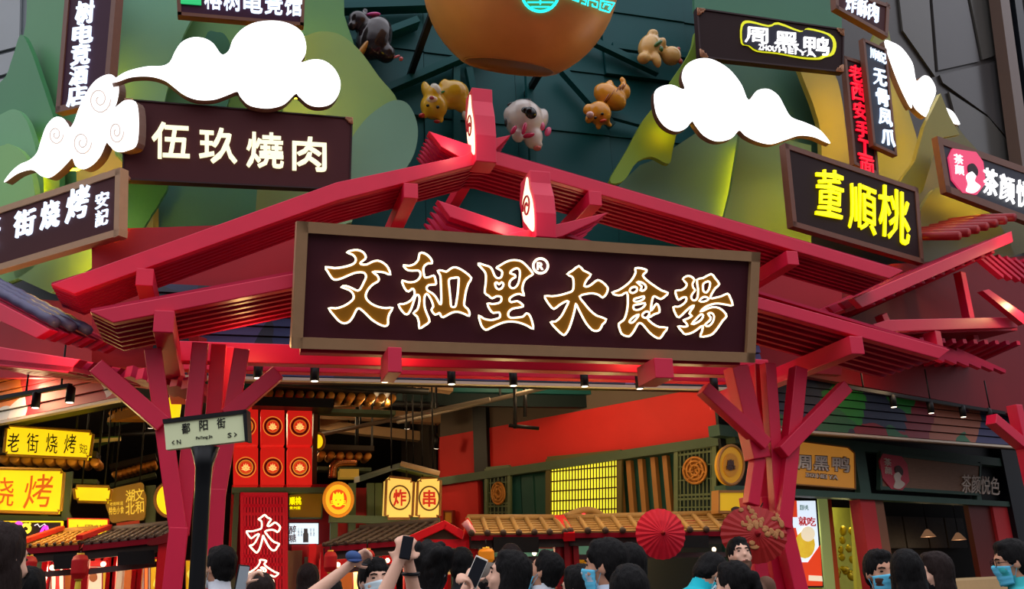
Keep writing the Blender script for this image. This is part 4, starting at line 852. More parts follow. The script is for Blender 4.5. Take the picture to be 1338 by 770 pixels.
for ch, x0, x1 in (('周', 1043, 1060), ('黑', 1064, 1083), ('鸭', 1088, 1110)):
    text_row(p, ch, [(x0 - 1, 594 + (x0 - 1043) * .04), (x1 + 1, 595 + (x0 - 1043) * .04), (x1 + 1, 616 + (x0 - 1043) * .06), (x0 - 1, 614 + (x0 - 1043) * .06)], DRK, s, .012, .075, 0, name='character_outline', lift=.002)
text_row(p, ['ZHOU', 'HEI', 'YA'], [(1052, 617), (1096, 621), (1096, 628), (1052, 624)], DRK, s, .01, .12, .1, name='lettering_outline', lift=.002)
for ch, x0, x1 in (('周', 1043, 1060), ('黑', 1064, 1083), ('鸭', 1088, 1110)):
    text_row(p.off(.01), ch, [(x0, 595 + (x0 - 1043) * .04), (x1, 596 + (x0 - 1043) * .04), (x1, 615 + (x0 - 1043) * .06), (x0, 613 + (x0 - 1043) * .06)], OFFW, s, .02, .02, 0)
text_row(p.off(.01), ['ZHOU', 'HEI', 'YA'], [(1052, 618), (1096, 622), (1096, 627), (1052, 623)], OFFW, s, .01, .02, .1)
s = board('brown wood shop board with pink emblem and pale tea characters', SR.off(.08), [(1150, 590), (1282, 606), (1280, 648), (1150, 640)], mat('dim_wood_board', (142, 106, 84), .55, var=.2, scale=6, stretch=(1, 1, 8)), mat('shop_beam_green', (58, 84, 72)), 2, .06)
p = SR.off(.08); tea_emblem(p, s, 1169, 616, 46, mat('pink_emblem', (196, 70, 84), .5), OFFW, DRK)
for i, ch in enumerate('茶颜悦色'):
    x = 1257 + i * 12.5; text_row(p, ch, [(x, 620 + i), (x + 12, 621 + i), (x + 12, 645 + i * .8), (x, 644 + i * .8)], OFFW, s, .02, .006, 0)
# poster light box, side panels and ornaments in the lit shop
s = board('tall light box poster with red lettering and fried food inside the shop', SR.off(-.45), [(1034, 652), (1067, 652), (1076, 768), (1034, 768)], mat('poster_white', (226, 240, 255), .4, emit=.95), BLACK, 1.5, .1, name='poster_light_box', lip=.01)
p = SR.off(-.45); PO = mat('poster_orange_red', (240, 70, 30), .4, emit=.7)
for q in ([(1036, 654), (1041, 654), (1042, 676), (1036, 676)], [(1036, 690), (1040, 690), (1044, 708), (1036, 708)], [(1036, 735), (1056, 735), (1072, 712), (1075, 766), (1036, 766)]):
    g = Geo(); g.slab(p.off(.01), q, .006); g.build('print_field', PO, s)
g = Geo(); g.slab(p.off(.02), [(1052 + 13 * math.cos(k * PI / 8), 712 + 18 * math.sin(k * PI / 8)) for k in range(16)], .006); g.build('print_food', mat('poster_yellow', (250, 190, 50), .4, emit=.7, var=.4, scale=14), s)
g = Geo(); g.slab(p.off(.026), [(1056 + 9 * math.cos(k * PI / 8), 698 + 10 * math.sin(k * PI / 8)) for k in range(16)], .006); g.build('print_cup', mat('poster_cream', (255, 236, 200), .4, emit=.7), s)
text_row(p.off(.0), '就吃', [(1043, 675), (1066, 676), (1067, 688), (1044, 687)], mat('poster_red', (214, 40, 40), .4, emit=.5), s, .008, .02, .06)
text_row(p.off(.0), '双拼小吃', [(1045, 660), (1056, 660), (1057, 667), (1045, 667)], mat('poster_green', (80, 130, 110), .4, emit=.4), s, .004, .0, .1, join=True)
g = Geo(); g.slab(p.off(.02), [(1057, 752), (1074, 753), (1075, 760), (1057, 759)], .006); g.build('print_field', mat('poster_cream', (255, 236, 200)), s)
s = thing('shop_front_panels', 'light green and orange upright panels beside the poster light box', 'panel')
for q, m in (([(1069, 652), (1081, 652), (1092, 772), (1079, 772)], mat('pale_green_panel', (190, 204, 120), .5, emit=.2)), ([(1081, 652), (1086, 652), (1098, 772), (1092, 772)], mat('orange_panel', (196, 84, 40), .5)), ([(1114, 650), (1131, 650), (1136, 772), (1120, 772)], mat('bright_yellow_panel', (214, 200, 70), .5, emit=.25))):
    g = Geo(); g.slab(SR.off(-.5), q, .06); g.build('upright_panel', m, s)
s = thing('gold_ornament_wall', 'cluster of gold flower ornaments on the yellow shop wall', 'wall decor')
random.seed(3)
for k in range(26):
    c = SR.off(-.9).at(1092 + random.random() * 34, 690 + random.random() * 70); g = Geo(); M = Matrix.Rotation(random.random() * 6, 3, 'Y')
    g.ball(c, (.05 + .04 * random.random(), .03, .07), M, 8, 5); g.build('gold_flower', mat('gold_ornament', (196, 166, 40), .3, metal=.6), s)
s = thing('yellow_shop_flag', 'bright yellow strip light between the forked posts', 'light'); g = Geo(); g.slab(SR.off(-.3), [(1004, 650), (1013, 650), (1018, 700), (1006, 690)], .06); g.build('light_face', YBOX, s); g = Geo(); g.slab(SR.off(-.34), [(1003, 645), (1014, 645), (1014, 650), (1003, 650)], .1); g.build('top_cap', BLACK, s)
for k, (x, y) in enumerate(((1213, 702), (1253, 706))):
    s = thing('pendant_lamp', ('left', 'right')[k] + ' one of two pendant lamps with warm conical shades in the dark tea shop', 'lamp'); c = SR.off(-1.6).at(x, y); g = Geo(); g.lathe([(.02, .16), (.05, .14), (.16, 0), (.15, 0)], c, 14); g.build('shade', mat('pendant_shade', (206, 150, 110), .5, emit=.25), s)
    g = Geo(); g.tube([c + Vector((0, 0, .15)), Vector((c.x, c.y, 3.55))], .01, 5); g.build('cord', BLACK, s); lamp('pendant_bulb', c + Vector((0, 0, -.06)), 3, (1, .7, .4))
s = thing('shop_counter', 'beige counter of the tea shop at the right edge', 'counter'); a = SR.off(.4).at(1235, 757); b = SR.off(.4).at(1330, 762)
g = Geo(); g.prism([Vector((a.x, a.y, .0)), Vector((b.x, b.y, 0)), Vector((b.x, b.y, a.z - .04)), Vector((a.x, a.y, a.z - .04))], SR.n * -.5); g.build('counter_body', mat('beige_laminate', (206, 170, 120), .5, var=.08), s)
g = Geo(); g.prism([Vector((a.x, a.y, a.z - .04)), Vector((b.x, b.y, a.z - .04)), Vector((b.x, b.y, a.z)), Vector((a.x, a.y, a.z))], SR.n * -.55); g.build('counter_top', mat('beige_top', (222, 190, 140), .4), s)
lamp('shop_light', SR.off(-.7).at(1050, 690), 16, (1, .93, .6), size=.3); lamp('shop_light', SR.off(-.9).at(1105, 665), 14, (1, .9, .4), size=.2)

# ------------------------------------------------------------------ ceiling services
def pipes(name, label, runs, m, r, cat='pipe', beamy=False):
    root = thing(name, label, cat)
    for a, b in runs:
        g = Geo()
        if beamy: g.beam(a, b, r * 2, r * 1.4)
        else: g.tube([a, b], r, 8)
        g.build(name.split('_')[-1] + '_run', m, root)
    for a, b in runs:
        for t in (.25, .7):
            c = Vector(a).lerp(Vector(b), t)
            if c.z < 5.05: g = Geo(); g.beam(c, Vector((c.x, c.y, 5.1)), .03, .03); g.build('hanger', BLACK, root)
PIPEG = mat('grey_pipe', (112, 100, 86), .5); BEIGE = mat('beige_duct', (172, 140, 104), .6, var=.1)
pipes('ceiling_pipe', 'long grey sprinkler pipe crossing under the dark ceiling', [(pix(418, 568, 15), pix(640, 522, 13.2)), (pix(520, 552, 15), pix(716, 506, 13))], PIPEG, .035)
pipes('ceiling_duct', 'beige flat ducts under the dark ceiling left of the red wall', [(pix(400, 538, 17), pix(574, 548, 17)), (pix(415, 556, 18.5), pix(574, 574, 18.5)), (pix(510, 496, 14), pix(590, 506, 14))], BEIGE, .13, 'duct', True)
pipes('black_conduit', 'black conduits with droppers under the dark ceiling', [(pix(350, 500, 13), pix(560, 512, 13)), (pix(420, 524, 14.5), pix(572, 530, 14.5)), (pix(0, 575, 15), pix(330, 560, 18))], BLACK, .05, 'conduit')
s = thing('sprinkler_bracket', 'black T-shaped hanging bracket in front of the red wall', 'bracket')
for a, b in (((673, 497), (673, 560)), ((686, 497), (686, 545)), ((665, 556), (704, 560))):
    g = Geo(); g.tube([pix(*a, 13.4), pix(*b, 13.4)], .03, 7); g.build('bracket_rod', BLACK, s)
s = thing('painted_ceiling_panel', 'orange and grey painted ceiling panel over the far stalls', 'panel'); g = Geo(); a, b, c, d = pix(418, 532, 16), pix(505, 530, 16), pix(470, 548, 20), pix(410, 566, 19)
g.prism([a, b, c, d], (0, 0, .05)); g.build('panel_sheet', mat('orange_grey_paint', (200, 130, 80), .6, var=.5, scale=1.5), s); g = Geo(); g.tube([a, b, c, d], .03, 5, True); g.build('panel_edge', BEIGE, s)
# spotlights on black tracks
def track(label, a, b, spots, pl):
    root = thing('spot_track', label, 'track light')
    A, B = pl.at(*a), pl.at(*b); g = Geo(); g.beam(A, B, .05, .05); g.build('track_rail', BLACK, root)
    for x, y in spots:
        c = pl.at(x, y); t = (c.x - A.x) / (B.x - A.x); r = A.lerp(B, t); h = max(.2, r.z - c.z)
        g = Geo(); g.lathe([(.045, 0), (.05, .0), (.05, .17), (.02, .19), (.015, h), (0, h)], c, 12); sp = g.build('spot_head', BLACK, root)
        g = Geo(); g.lathe([(0, .001), (.04, -.004)], c, 12); g.build('spot_lens', mat('spot_lens_glow', (255, 230, 200), .3, emit=5), sp)
        lamp('spot_beam', c - Vector((0, 0, .03)), 22, (1, .74, .48), 'SPOT', .04, (0.25, 0, 0), 1.3)
    for t in (.1, .5, .9):
        c = A.lerp(B, t); g = Geo(); g.tube([c, c + Vector((0, 0, .5))], .012, 5); g.build('track_hanger', BLACK, root)
track('black track with spotlights behind the lower edge of the plaque', (310, 474), (960, 490), ((337, 494), (411, 498), (503, 499), (590, 502), (671, 504), (764, 505), (836, 508), (934, 511)), YP(10.4))
track('black track with spotlights along the right mural', (1105, 506), (1312, 540), ((1168, 532), (1217, 540), (1259, 545), (1294, 549)), mr.off(.9))
track('black track with two spotlights before the left mural', (-20, 524), (92, 504), ((46, 533), (91, 526)), ml.off(.9))
for k, (x, y, Y) in enumerate(((532, 560, 15.5), (197, 559, 15), (570, 586, 17))):
    s = thing('ceiling_spot', ('single tilted spotlight before the red wall', 'single small spotlight left of the forked posts', 'small far spotlight at the edge of the red wall')[k], 'spotlight'); c = pix(x, y, Y)
    g = Geo(); g.lathe([(.05, 0), (.05, .2), (.02, .22)], c, 12, Matrix.Rotation(.4, 3, 'X')); g.build('spot_head', BLACK, s); g = Geo(); g.tube([c + Vector((0, 0, .2)), Vector((c.x, c.y, 5.1))], .012, 5); g.build('cord', BLACK, s)
    g = Geo(); g.lathe([(0, -.002), (.045, -.004)], c, 12, Matrix.Rotation(.4, 3, 'X')); g.build('spot_lens', MATS['spot_lens_glow'], s)
    lamp('spot_beam', c - Vector((0, .05, .05)), 10, (1, .75, .5), 'SPOT', .04, (.3, 0, 0), 1.4)
# rows of log ends of small eaves
def log_eave(label, pts, Y, r, lm=BRASS):
    root = thing('log_eave', label, 'eave')
    for x, y in pts:
        c = pix(x, y, Y); g = Geo(); g.lathe([(r * .7, -.01), (r, 0), (r, .5)], c, 10, Matrix.Rotation(-PI / 2, 3, 'X')); g.build('log_end', lm, root)
    a, b = pix(pts[0][0] - 5, pts[0][1] - 7, Y + .05), pix(pts[-1][0] + 5, pts[-1][1] - 7, Y + .05)
    g = Geo(); g.beam(a, b, .5, .08); g.build('eave_board', SOOT, root)
    g = Geo(); g.beam(a - Vector((0, -.2, .3 * r / .06)), b - Vector((0, -.2, .3 * r / .06)), .3, .06); g.build('eave_board', GREENB, root)
    for c in (a, b): g = Geo(); g.beam(c, Vector((c.x, c.y, 5.1)), .03, .03); g.build('hanger', BLACK, root)
log_eave('row of brass log ends under the black eave right of the left posts', [(352 + 13.4 * k, 513 + .6 * k) for k in range(13)], 14, .06)
log_eave('short row of brass log ends before the copper pipe', [(421 + 12 * k, 594 + .4 * k) for k in range(6)], 15.5, .06)
log_eave('row of brass log ends over the yellow barbecue box', [(4 + 15 * k, 599 + .6 * k) for k in range(9)], 14.6, .07)
log_eave('sloping row of brass log ends above the wooden plaque', [(150 + 6.2 * k, 620 - 1.8 * k) for k in range(9)], 16, .05)
log_eave('far dim row of brass log ends near the ceiling at left', [(146 + 7 * k, 540 - 2 * k) for k in range(6)], 17, .05)
s = thing('copper_pipe', 'bent copper vent pipe over the round tiger sign', 'pipe'); g = Geo(); g.tube([pix(*q, 15.6) for q in spline([(434, 625), (435, 612), (440, 606), (450, 604), (466, 604)], 4, False)], .07, 9); g.build('pipe_bend', mat('copper', (176, 112, 70), .25, metal=.8), s)
g = Geo(); g.slab(YP(15.5), [(444, 613), (469, 613), (469, 624), (444, 624)], .3); g.build('lit_box', mat('ochre_lit', (214, 164, 60), .5, emit=.3), s)
g = Geo(); p_ = pix(466, 604, 15.6); g.tube([p_, Vector((p_.x, p_.y, 5.1))], .03, 6); g.build('hanger', BLACK, s)
# ------------------------------------------------------------------ red kiosk with tiger lantern boxes
KY = 13.8
kb = thing('red_kiosk', 'tall red kiosk with dark green frame under the tiger lantern boxes', 'kiosk')
def kslab(nm, q, y, t, m): g = Geo(); g.slab(YP(y), q, t); return g.build(nm, m, kb)
def kcol(nm, x0, x1, y0, y, t, m):
    a, b = pix(x0, y0, y), pix(x1, y0, y); g = Geo(); g.box(((a.x + b.x) / 2, y + t / 2, a.z / 2), (b.x - a.x, t, a.z)); return g.build(nm, m, kb)
kcol('body', 303, 434, 634, KY + .25, 1.2, mat('kiosk_red', (150, 24, 28), .5, var=.1))
kslab('header_board', [(330, 518), (436, 521), (436, 533), (330, 530)], KY - .3, .5, BLACK)
kslab('frame_beam', [(303, 637), (431, 637), (431, 644), (303, 644)], KY - .05, .25, GREENB); kcol('frame_post', 306, 313, 640, KY, .2, GREENB); kcol('frame_post', 410, 416, 530, KY + .3, .2, mat('kiosk_post_dark', (60, 44, 30), .6))
kcol('red_post', 381, 431, 712, KY + .1, .12, mat('kiosk_bright_red', (196, 30, 34), .5)); kcol('door', 375, 395, 720, KY + .05, .08, mat('beige_door', (150, 116, 90), .6))
kslab('control_box', [(398, 728), (408, 728), (408, 743), (398, 743)], KY + .02, .05, mat('dim_grey', (110, 100, 92), .5))
LBOX = mat('lantern_box_red', (236, 34, 26), .45, emit=.5, var=.08); RINGG = mat('gold_ring_print', (246, 170, 60), .5, emit=.6); TRED = mat('tiger_red', (236, 40, 22), .5, emit=.6); TCR = mat('tiger_cream', (255, 200, 110), .5, emit=.9)
def tiger_box(label, x0, x1, y0, y1, dim=False):
    root = thing('lantern_box', label, 'lantern box', 'red tiger lantern boxes'); p = YP(KY); x1 -= 2.2; y1 -= 1.5; cx, cy, r = (x0 + x1) / 2, (y0 + y1) / 2 + 1, (x1 - x0) * .42
    g = Geo(); g.slab(p, quad_px(x0, y0, x1, y1), .32); g.build('box_body', LBOX, root, .012)
    for f, m, o in ((1, RINGG, .008), (.93, MATS['lantern_box_red'], .012), (.86, mat('ring_dark', (110, 20, 22), .5) if not dim else mat('ring_dark', (110, 20, 22)), .016), (.72, RINGG if not dim else MATS['ring_dark'], .02), (.66, mat('ring_orange', (240, 96, 34), .5, emit=.5), .024), (.5, TRED, .028)):
        g = Geo(); g.slab(p.off(o), [(cx + r * f * math.cos(k * PI / 14), cy + r * f * math.sin(k * PI / 14)) for k in range(28)], .006); g.build('ring_disc', m, root)
    h = [(-.2, .3), (-.44, .2), (-.28, .12), (-.44, .0), (-.24, -.08), (-.2, -.34), (-.08, -.16), (0, -.42), (.08, -.16), (.2, -.34), (.24, -.08), (.44, 0), (.28, .12), (.44, .2), (.2, .3), (0, .4)]
    hl = [[(-.2, .0), (-.08, .05), (-.18, .12)], [(.2, .0), (.18, .12), (.08, .05)], [(-.1, .26), (.1, .26), (0, .34)]]
    g = Geo(); g.slab(p.off(.036), [(cx + a * r, cy + b * r) for a, b in h], .008, 0, None, [[(cx + a * r, cy + b * r) for a, b in q] for q in hl]); g.build('tiger_face', TCR, root)
POS = ['left', 'middle', 'right']
for i, (x0, x1) in enumerate(((305, 339.5), (341, 374), (376, 410))):
    tiger_box('red tiger lantern box in the upper row, %s column of the kiosk' % POS[i], x0, x1, 531, 583, i > 0)
    tiger_box('red tiger lantern box in the lower row, %s column of the kiosk' % POS[i], x0, x1, 585, 636, i == 1)
tiger_box('red tiger lantern box half hidden behind the street sign pole', 243, 276, 588, 640)
c = pix(259, 588, KY + .16); g = Geo(); g.tube([c - Vector((0, 0, .02)), Vector((c.x, c.y, 5.12))], .015, 6); g.build('hanging_rod', BLACK, ROOTS[-1])
# red lattice with two neon characters; its own glow stands in for lamp light
s = board('red lattice panel with two white neon characters beside the kiosk door', YP(KY - .06), [(314, 644), (376, 644), (376, 800), (314, 800)], mat('lattice_back_red', (96, 10, 18), .5, emit=.35), mat('lattice_red', (190, 20, 34), .45, emit=.4), 4, .1, name='neon_sign', lip=.03)
p = YP(KY - .085)
for k in range(13): g = Geo(); x = 320 + k * 4.2; g.beam(p.at(x, 648), p.at(x, 798), .03, .02, up=p.n); g.build('lattice_bar', mat('lattice_red', (190, 20, 34)), s)
for y in (648, 661, 672, 690, 715, 727, 738, 755, 790): g = Geo(); g.beam(p.at(318, y), p.at(373, y), .04, .02, up=p.n); g.build('lattice_bar', mat('lattice_red', (190, 20, 34)), s)
for key, (bx, by, bw, bh) in (('da', (322, 673, 44, 49)), ('shi', (322, 732, 42, 50))):
    ox, oy, k, o, h = KAN[key]; xs = [q[0] for q in o]; ys = [q[1] for q in o]; x0, x1, y0, y1 = min(xs), max(xs), min(ys), max(ys)
    T = lambda L: [(bx + (x - x0) / (x1 - x0) * bw, by + (y - y0) / (y1 - y0) * bh) for x, y in L]
    neon_char(p.off(.03), s, 0, 0, 1, T(o), [T(q) for q in h], None, NEONW, .012, .03)
s = board('ochre board with yellow peach shop characters right of the red lattice panel', YP(KY + .1), [(377, 646), (423, 641), (421, 678), (377, 678)], mat('ochre_dim_board', (170, 118, 24), .5, emit=.12), GREENB, 1.5, .1)
text_row(YP(KY + .1), '順桃', [(378, 650), (394, 649), (394, 660), (378, 660)], YEL_L, s, .02, .02, .05); text_row(YP(KY + .1), '贵州菜', [(378, 662), (393, 662), (393, 666), (378, 666)], YEL_L, s, .01, .01, .1, join=True)
s = board('white menu screen with brush lettering and a bottle drawing under the ochre board', YP(KY - .02), [(377, 683), (417, 683), (417, 712), (377, 712)], mat('screen_white', (226, 244, 255), .4, emit=1.0), BLACK, 1, .06, name='menu_screen', lip=.01)
p = YP(KY - .02)
text_row(p, '醉糖', [(378, 687), (387, 687), (387, 709), (378, 709)], mat('maroon_print', (110, 40, 60), .5, emit=.1), s, .004, .02, .02, True, wob=.05, lift=.002)
g = Geo(); g.slab(p.off(.008), [(397, 691), (402, 691), (402, 696), (403, 698), (403, 709), (396, 709), (396, 698), (397, 696)], .004); g.build('bottle_print', mat('grey_print', (110, 110, 120), .5, emit=.1), s)
for x in (389, 393, 405, 409): text_row(p, '之味道' if x < 400 else '好酒', [(x, 690), (x + 2.2, 690), (x + 2.2, 701), (x, 701)], MATS['grey_print'], s, .003, 0, .1, True, join=True, lift=.002)
disc_sign('round yellow and orange tiger sign right of the ochre board', YP(13.1), 442, 653, 19, 22, mat('tiger_sign_yellow', (250, 190, 40), .45, emit=.75), mat('tiger_sign_rim', (236, 140, 30), .45, emit=.5), mm=mat('tiger_sign_orange', (238, 80, 20), .45, emit=.7), em=mat('tiger_sign_face', (255, 226, 30), .45, emit=.9))
# two fried skewer light boxes
for ch, q, lb in (('炸', [(505, 623), (541, 626), (539, 678), (503, 678)], 'left notched light box with one red frying character'), ('串', [(546, 625), (576, 624), (575, 678), (544, 678)], 'right notched light box with one red skewer character')):
    (x0, y0), (x1, y1), (x2, y2), (x3, y3) = q; n = 4
    o = [(x0 + n, y0), (x1 - n, y1), (x1 - n, y1 + n), (x1, y1 + n), (x2, y2 - n), (x2 - n, y2 - n), (x2 - n, y2), (x3 + n, y3), (x3 + n, y3 - n), (x3, y3 - n), (x0, y0 + n), (x0 + n, y0 + n)]
    root = thing('skewer_light_box', lb, 'light box'); p = YP(13.2)
    g = Geo(); g.slab(p, o, .25); g.build('light_face', mat('warm_light_box', (255, 206, 96), .4, emit=.82), root)
    g = Geo(); g.tube([p.off(.01).at(*v) for v in o], .018, 4, True); g.build('edge_trim', OCH, root)
    cx, cy = (x0 + x2) / 2 + .5, (y0 + y2) / 2; g = Geo(); g.tube([p.off(.012).at(cx + 13 * math.cos(k * PI / 12), cy + 15.5 * math.sin(k * PI / 12)) for k in range(24)], .012, 5, True); g.build('ring', mat('dark_gold_ring', (110, 84, 30), .5), root)
    text_row(p, ch, [(cx - 8.5, cy - 11), (cx + 8.5, cy - 11), (cx + 8.5, cy + 11), (cx - 8.5, cy + 11)], mat('red_print', (230, 50, 30), .5, emit=.4), root, .015, .03, 0)
    for x in (x0 + 8, x1 - 8): c = p.at(x, y0); g = Geo(); g.tube([c - p.n * .1, Vector((c.x, c.y + .1, 5.1))], .012, 5); g.build('hanging_rod', BLACK, root)
s = thing('green_awning', 'green and beige angled awning above the two skewer light boxes', 'awning'); g = Geo(); g.prism([pix(470, 622, 13.2), pix(522, 605, 13.6), pix(574, 616, 13.2), pix(574, 624, 13.0), pix(522, 612, 13.2), pix(470, 630, 13.0)], (0, .6, .05)); g.build('awning_sheet', GREENB, s)
g = Geo(); g.tube([pix(524, 606, 13.1), pix(574, 619, 12.9)], .04, 6); g.build('awning_rail', mat('beige_rail', (190, 160, 120), .5), s); c = pix(540, 612, 13.4); g = Geo(); g.tube([c, Vector((c.x, c.y, 5.1))], .012, 5); g.build('hanging_rod', BLACK, s)
s = thing('stall_shelf_frame', 'dark green horizontal frame under the skewer light boxes', 'frame'); g = Geo(); a, b = pix(430, 678, 13.3), pix(574, 682, 13.3); g.beam(a, b, .12, .1); g.build('frame_beam', GREENB, s)
for x, m in ((437, GREENB), (460, GREENB), (484, GREENB), (494, GREENB)):
    a = pix(x, 632, 13.5); g = Geo(); g.beam(Vector((a.x, a.y, 0)), a, .1, .1); g.build('frame_post', m, s)
for x0, x1 in ((463, 482), (486, 493), (439, 458)):
    a, b = pix(x0, 638, 13.7), pix(x1, 638, 13.7); g = Geo(); g.box(((a.x + b.x) / 2, 13.7, a.z / 2), (b.x - a.x, .06, a.z)); g.build('red_panel', mat('kiosk_red', (150, 24, 28)), s)
s = board('white menu light strip under the dark green frame', YP(13.25), [(498, 684), (560, 684), (546, 692), (498, 696)], mat('screen_white', (226, 244, 255)), BLACK, .6, .05)
s = board('small framed ochre picture on the red pillar', SL.off(.12), [(579, 667), (592, 667), (592, 686), (579, 686)], mat('ochre_picture', (206, 140, 40), .5, var=.2), mat('picture_frame_red', (130, 40, 24), .5), 1.6, .05, name='wall_picture')

# ------------------------------------------------------------------ tiled stalls
def stall(label, e0, e1, r0, r1, Ye, Yr, n, tm, front=LACQ, posts=(), lit=True, zdrop=.12, ribs=True, name='market_stall', disc=TILED, sign=None, backm=LACQ, cards=True):
    """food stall: cover tiles and stepped pan tiles between eave (e0-e1) and ridge (r0-r1), ridge roll, fascia, posts"""
    root = thing(name, label, 'market stall'); E0, E1, R0, R1 = pix(*e0, Ye), pix(*e1, Ye), pix(*r0, Yr), pix(*r1, Yr)
    nrm = (E1 - E0).cross(R0 - E0).normalized()
    if nrm.z < 0: nrm = -nrm
    w = (E1 - E0).length / n; rad = min(.036, w * .17)
    g = Geo(); g.prism([E0, E1, R1, R0], nrm * -.06); g.build('roof_deck', DRED, root)
    for k in range(n + 1):
        a, b = E0.lerp(E1, k / n), R0.lerp(R1, k / n); pts = []
        for i in range(6): pts += [a.lerp(b, i / 6) + nrm * .03, a.lerp(b, (i + .96) / 6) + nrm * .02]
        g = Geo(); g.tube(pts, rad, 7); g.build('cover_tile', tm, root)
        g = Geo(); d = (b - a).normalized(); g.lathe([(rad * .6, -.012), (rad * 1.15, 0), (rad * 1.15, .03)], a + nrm * .03 - d * .02, 10, d.to_track_quat('Z', 'Y').to_matrix()); g.build('tile_end', disc, root)
    for k in range(n):
        g = Geo()
        for i in range(6):
            a0, b0 = E0.lerp(E1, (k + .12) / n), R0.lerp(R1, (k + .12) / n); a1, b1 = E0.lerp(E1, (k + .88) / n), R0.lerp(R1, (k + .88) / n)
            q = [a0.lerp(b0, i / 6) + nrm * .022, a1.lerp(b1, i / 6) + nrm * .022, a1.lerp(b1, (i + 1) / 6) + nrm * .008, a0.lerp(b0, (i + 1) / 6) + nrm * .008]
            g.prism(q, nrm * -.02)
        g.build('pan_tile', tm, root)
    g = Geo(); g.tube([R0 + nrm * .03, R1 + nrm * .03], .045, 8); g.build('ridge_roll', tm, root)
    f0, f1 = E0 + Vector((0, .08, -.08)), E1 + Vector((0, .08, -.08)); g = Geo(); g.beam(f0, f1, .07, .14); g.build('eave_board', SOOT, root)
    g = Geo(); g.beam(f0 + Vector((0, .1, -.2)), f1 + Vector((0, .1, -.2)), .06, .06); g.build('rail', mat('grey_rail', (90, 72, 70), .5), root)
    for t, back in posts or ((.02, 0), (.98, 0), (.02, 1), (.98, 1)):
        a = E0.lerp(E1, t); a = Vector((a.x, (Yr + .9) if back else Ye + .18, a.z - .05)); z1 = a.z if not back else R0.z - .1
        g = Geo(); g.beam(Vector((a.x, a.y, 0)), Vector((a.x, a.y, z1)), .1, .1); g.build('post', front, root)
    a, b = E0 + Vector((.05, .35, 0)), E1 + Vector((-.05, .35, 0)); g = Geo(); g.box(((a.x + b.x) / 2, a.y + .2, .47), (abs(b.x - a.x), .4, .94)); g.build('counter', front, root)
    g = Geo(); g.box(((a.x + b.x) / 2, a.y + .2, .96), (abs(b.x - a.x) + .06, .5, .04)); g.build('counter_top', mat('stall_counter_top', (120, 80, 50), .4), root)
    zb = min(E0.z, E1.z) - .06; yb = Yr + .75; g = Geo(); g.box(((E0.x + E1.x) / 2 + .1, yb, (zb + .1) / 2), ((E1 - E0).length, .06, zb - .1)); g.build('back_panel', backm, root)
    for k in range(max(3, n // 2) if cards else 0):  # cards added with their own glow, as bright bits under the roof
        t = (k + .5) / max(3, n // 2); c = E0.lerp(E1, t); g = Geo(); hh = .34 + .12 * (k % 3); g.box((c.x + .1, yb - .05, zb - .12 - hh / 2), (.16 + .08 * (k * 5 % 3), .02, hh)); g.build('menu_card', mat('menu_card_%d' % (k * 7 % 4), ((236, 216, 180), (230, 180, 40), (216, 206, 196), (226, 120, 50))[k * 7 % 4], .5, emit=.35), root)
    for k in range(3):
        c = E0.lerp(E1, (k + .7) / 3.4); g = Geo(); g.ball(Vector((c.x, Ye + .5, c.z - .2)), .03, None, 8, 6); g.build('bulb', mat('bulb_glow', (255, 220, 170), .4, emit=4), root)
    if lit: lamp('stall_lamp', E0.lerp(E1, .5) + Vector((0, .7, -.25)), 26, (1, .7, .4), size=.08)
    if sign:
        g = Geo(); g.slab(YP(Ye - .02), sign, .06); g.build('name_board', mat('black_name_board', (12, 11, 11), .5), root)
    return root
stall('tiled stall left part of the long ochre roof, by the red gable', (616, 700), (738, 698), (611, 680), (724, 680), 11.2, 12.0, 6, TILE, sign=[(645, 702), (704, 702), (704, 722), (645, 722)], backm=GREENP, cards=False)
stall('tiled stall right part of the long ochre roof, behind the red umbrella', (745, 697), (1006, 694), (734, 680), (985, 673), 11.2, 12.0, 12, TILE, sign=[(868, 700), (926, 700), (926, 716), (868, 716)], backm=mat('stall_back_dark', (34, 40, 34), .6), cards=False)
s = thing('curved_roof_crest', 'low curved roof crest with small red light over the ochre roof', 'roof ornament'); g = Geo(); p = YP(12.05); g.slab(p, spline([(733, 679), (744, 675), (756, 670), (768, 668), (780, 671), (790, 679)], 3, False) + [(790, 682), (733, 682)], .14); g.build('crest_board', TILED, s)
g = Geo(); g.tube([p.off(.03).at(*q) for q in spline([(733, 678), (744, 674), (756, 669), (768, 667), (780, 670), (790, 678)], 3, False)], .05, 7); g.build('crest_roll', TILE, s)
g = Geo(); g.ball(p.off(.04).at(762, 675), .045); g.build('red_light', mat('red_bulb_glow', (255, 40, 60), .4, emit=3), s)
s = thing('red_roof_rib', 'red painted rib between the two ochre tiled roofs', 'rib'); a, b = pix(744, 702, 11.15), pix(730, 678, 12.0); g = Geo(); g.beam(a, b, .14, .1); g.build('rib_board', LACQ, s)
for dx in (-.12, 0, .12): g = Geo(); g.beam(Vector((a.x + dx, a.y + .15, a.z - .02)), Vector((a.x + dx, a.y + .15, .0)), .07, .07); g.build('post', mat('dark_lacquer', (120, 20, 26), .4), s)
stall('dark tiled stall with red gable left of the ochre roof', (424, 715), (538, 706), (470, 694), (572, 684), 11.6, 12.6, 8, TILED)
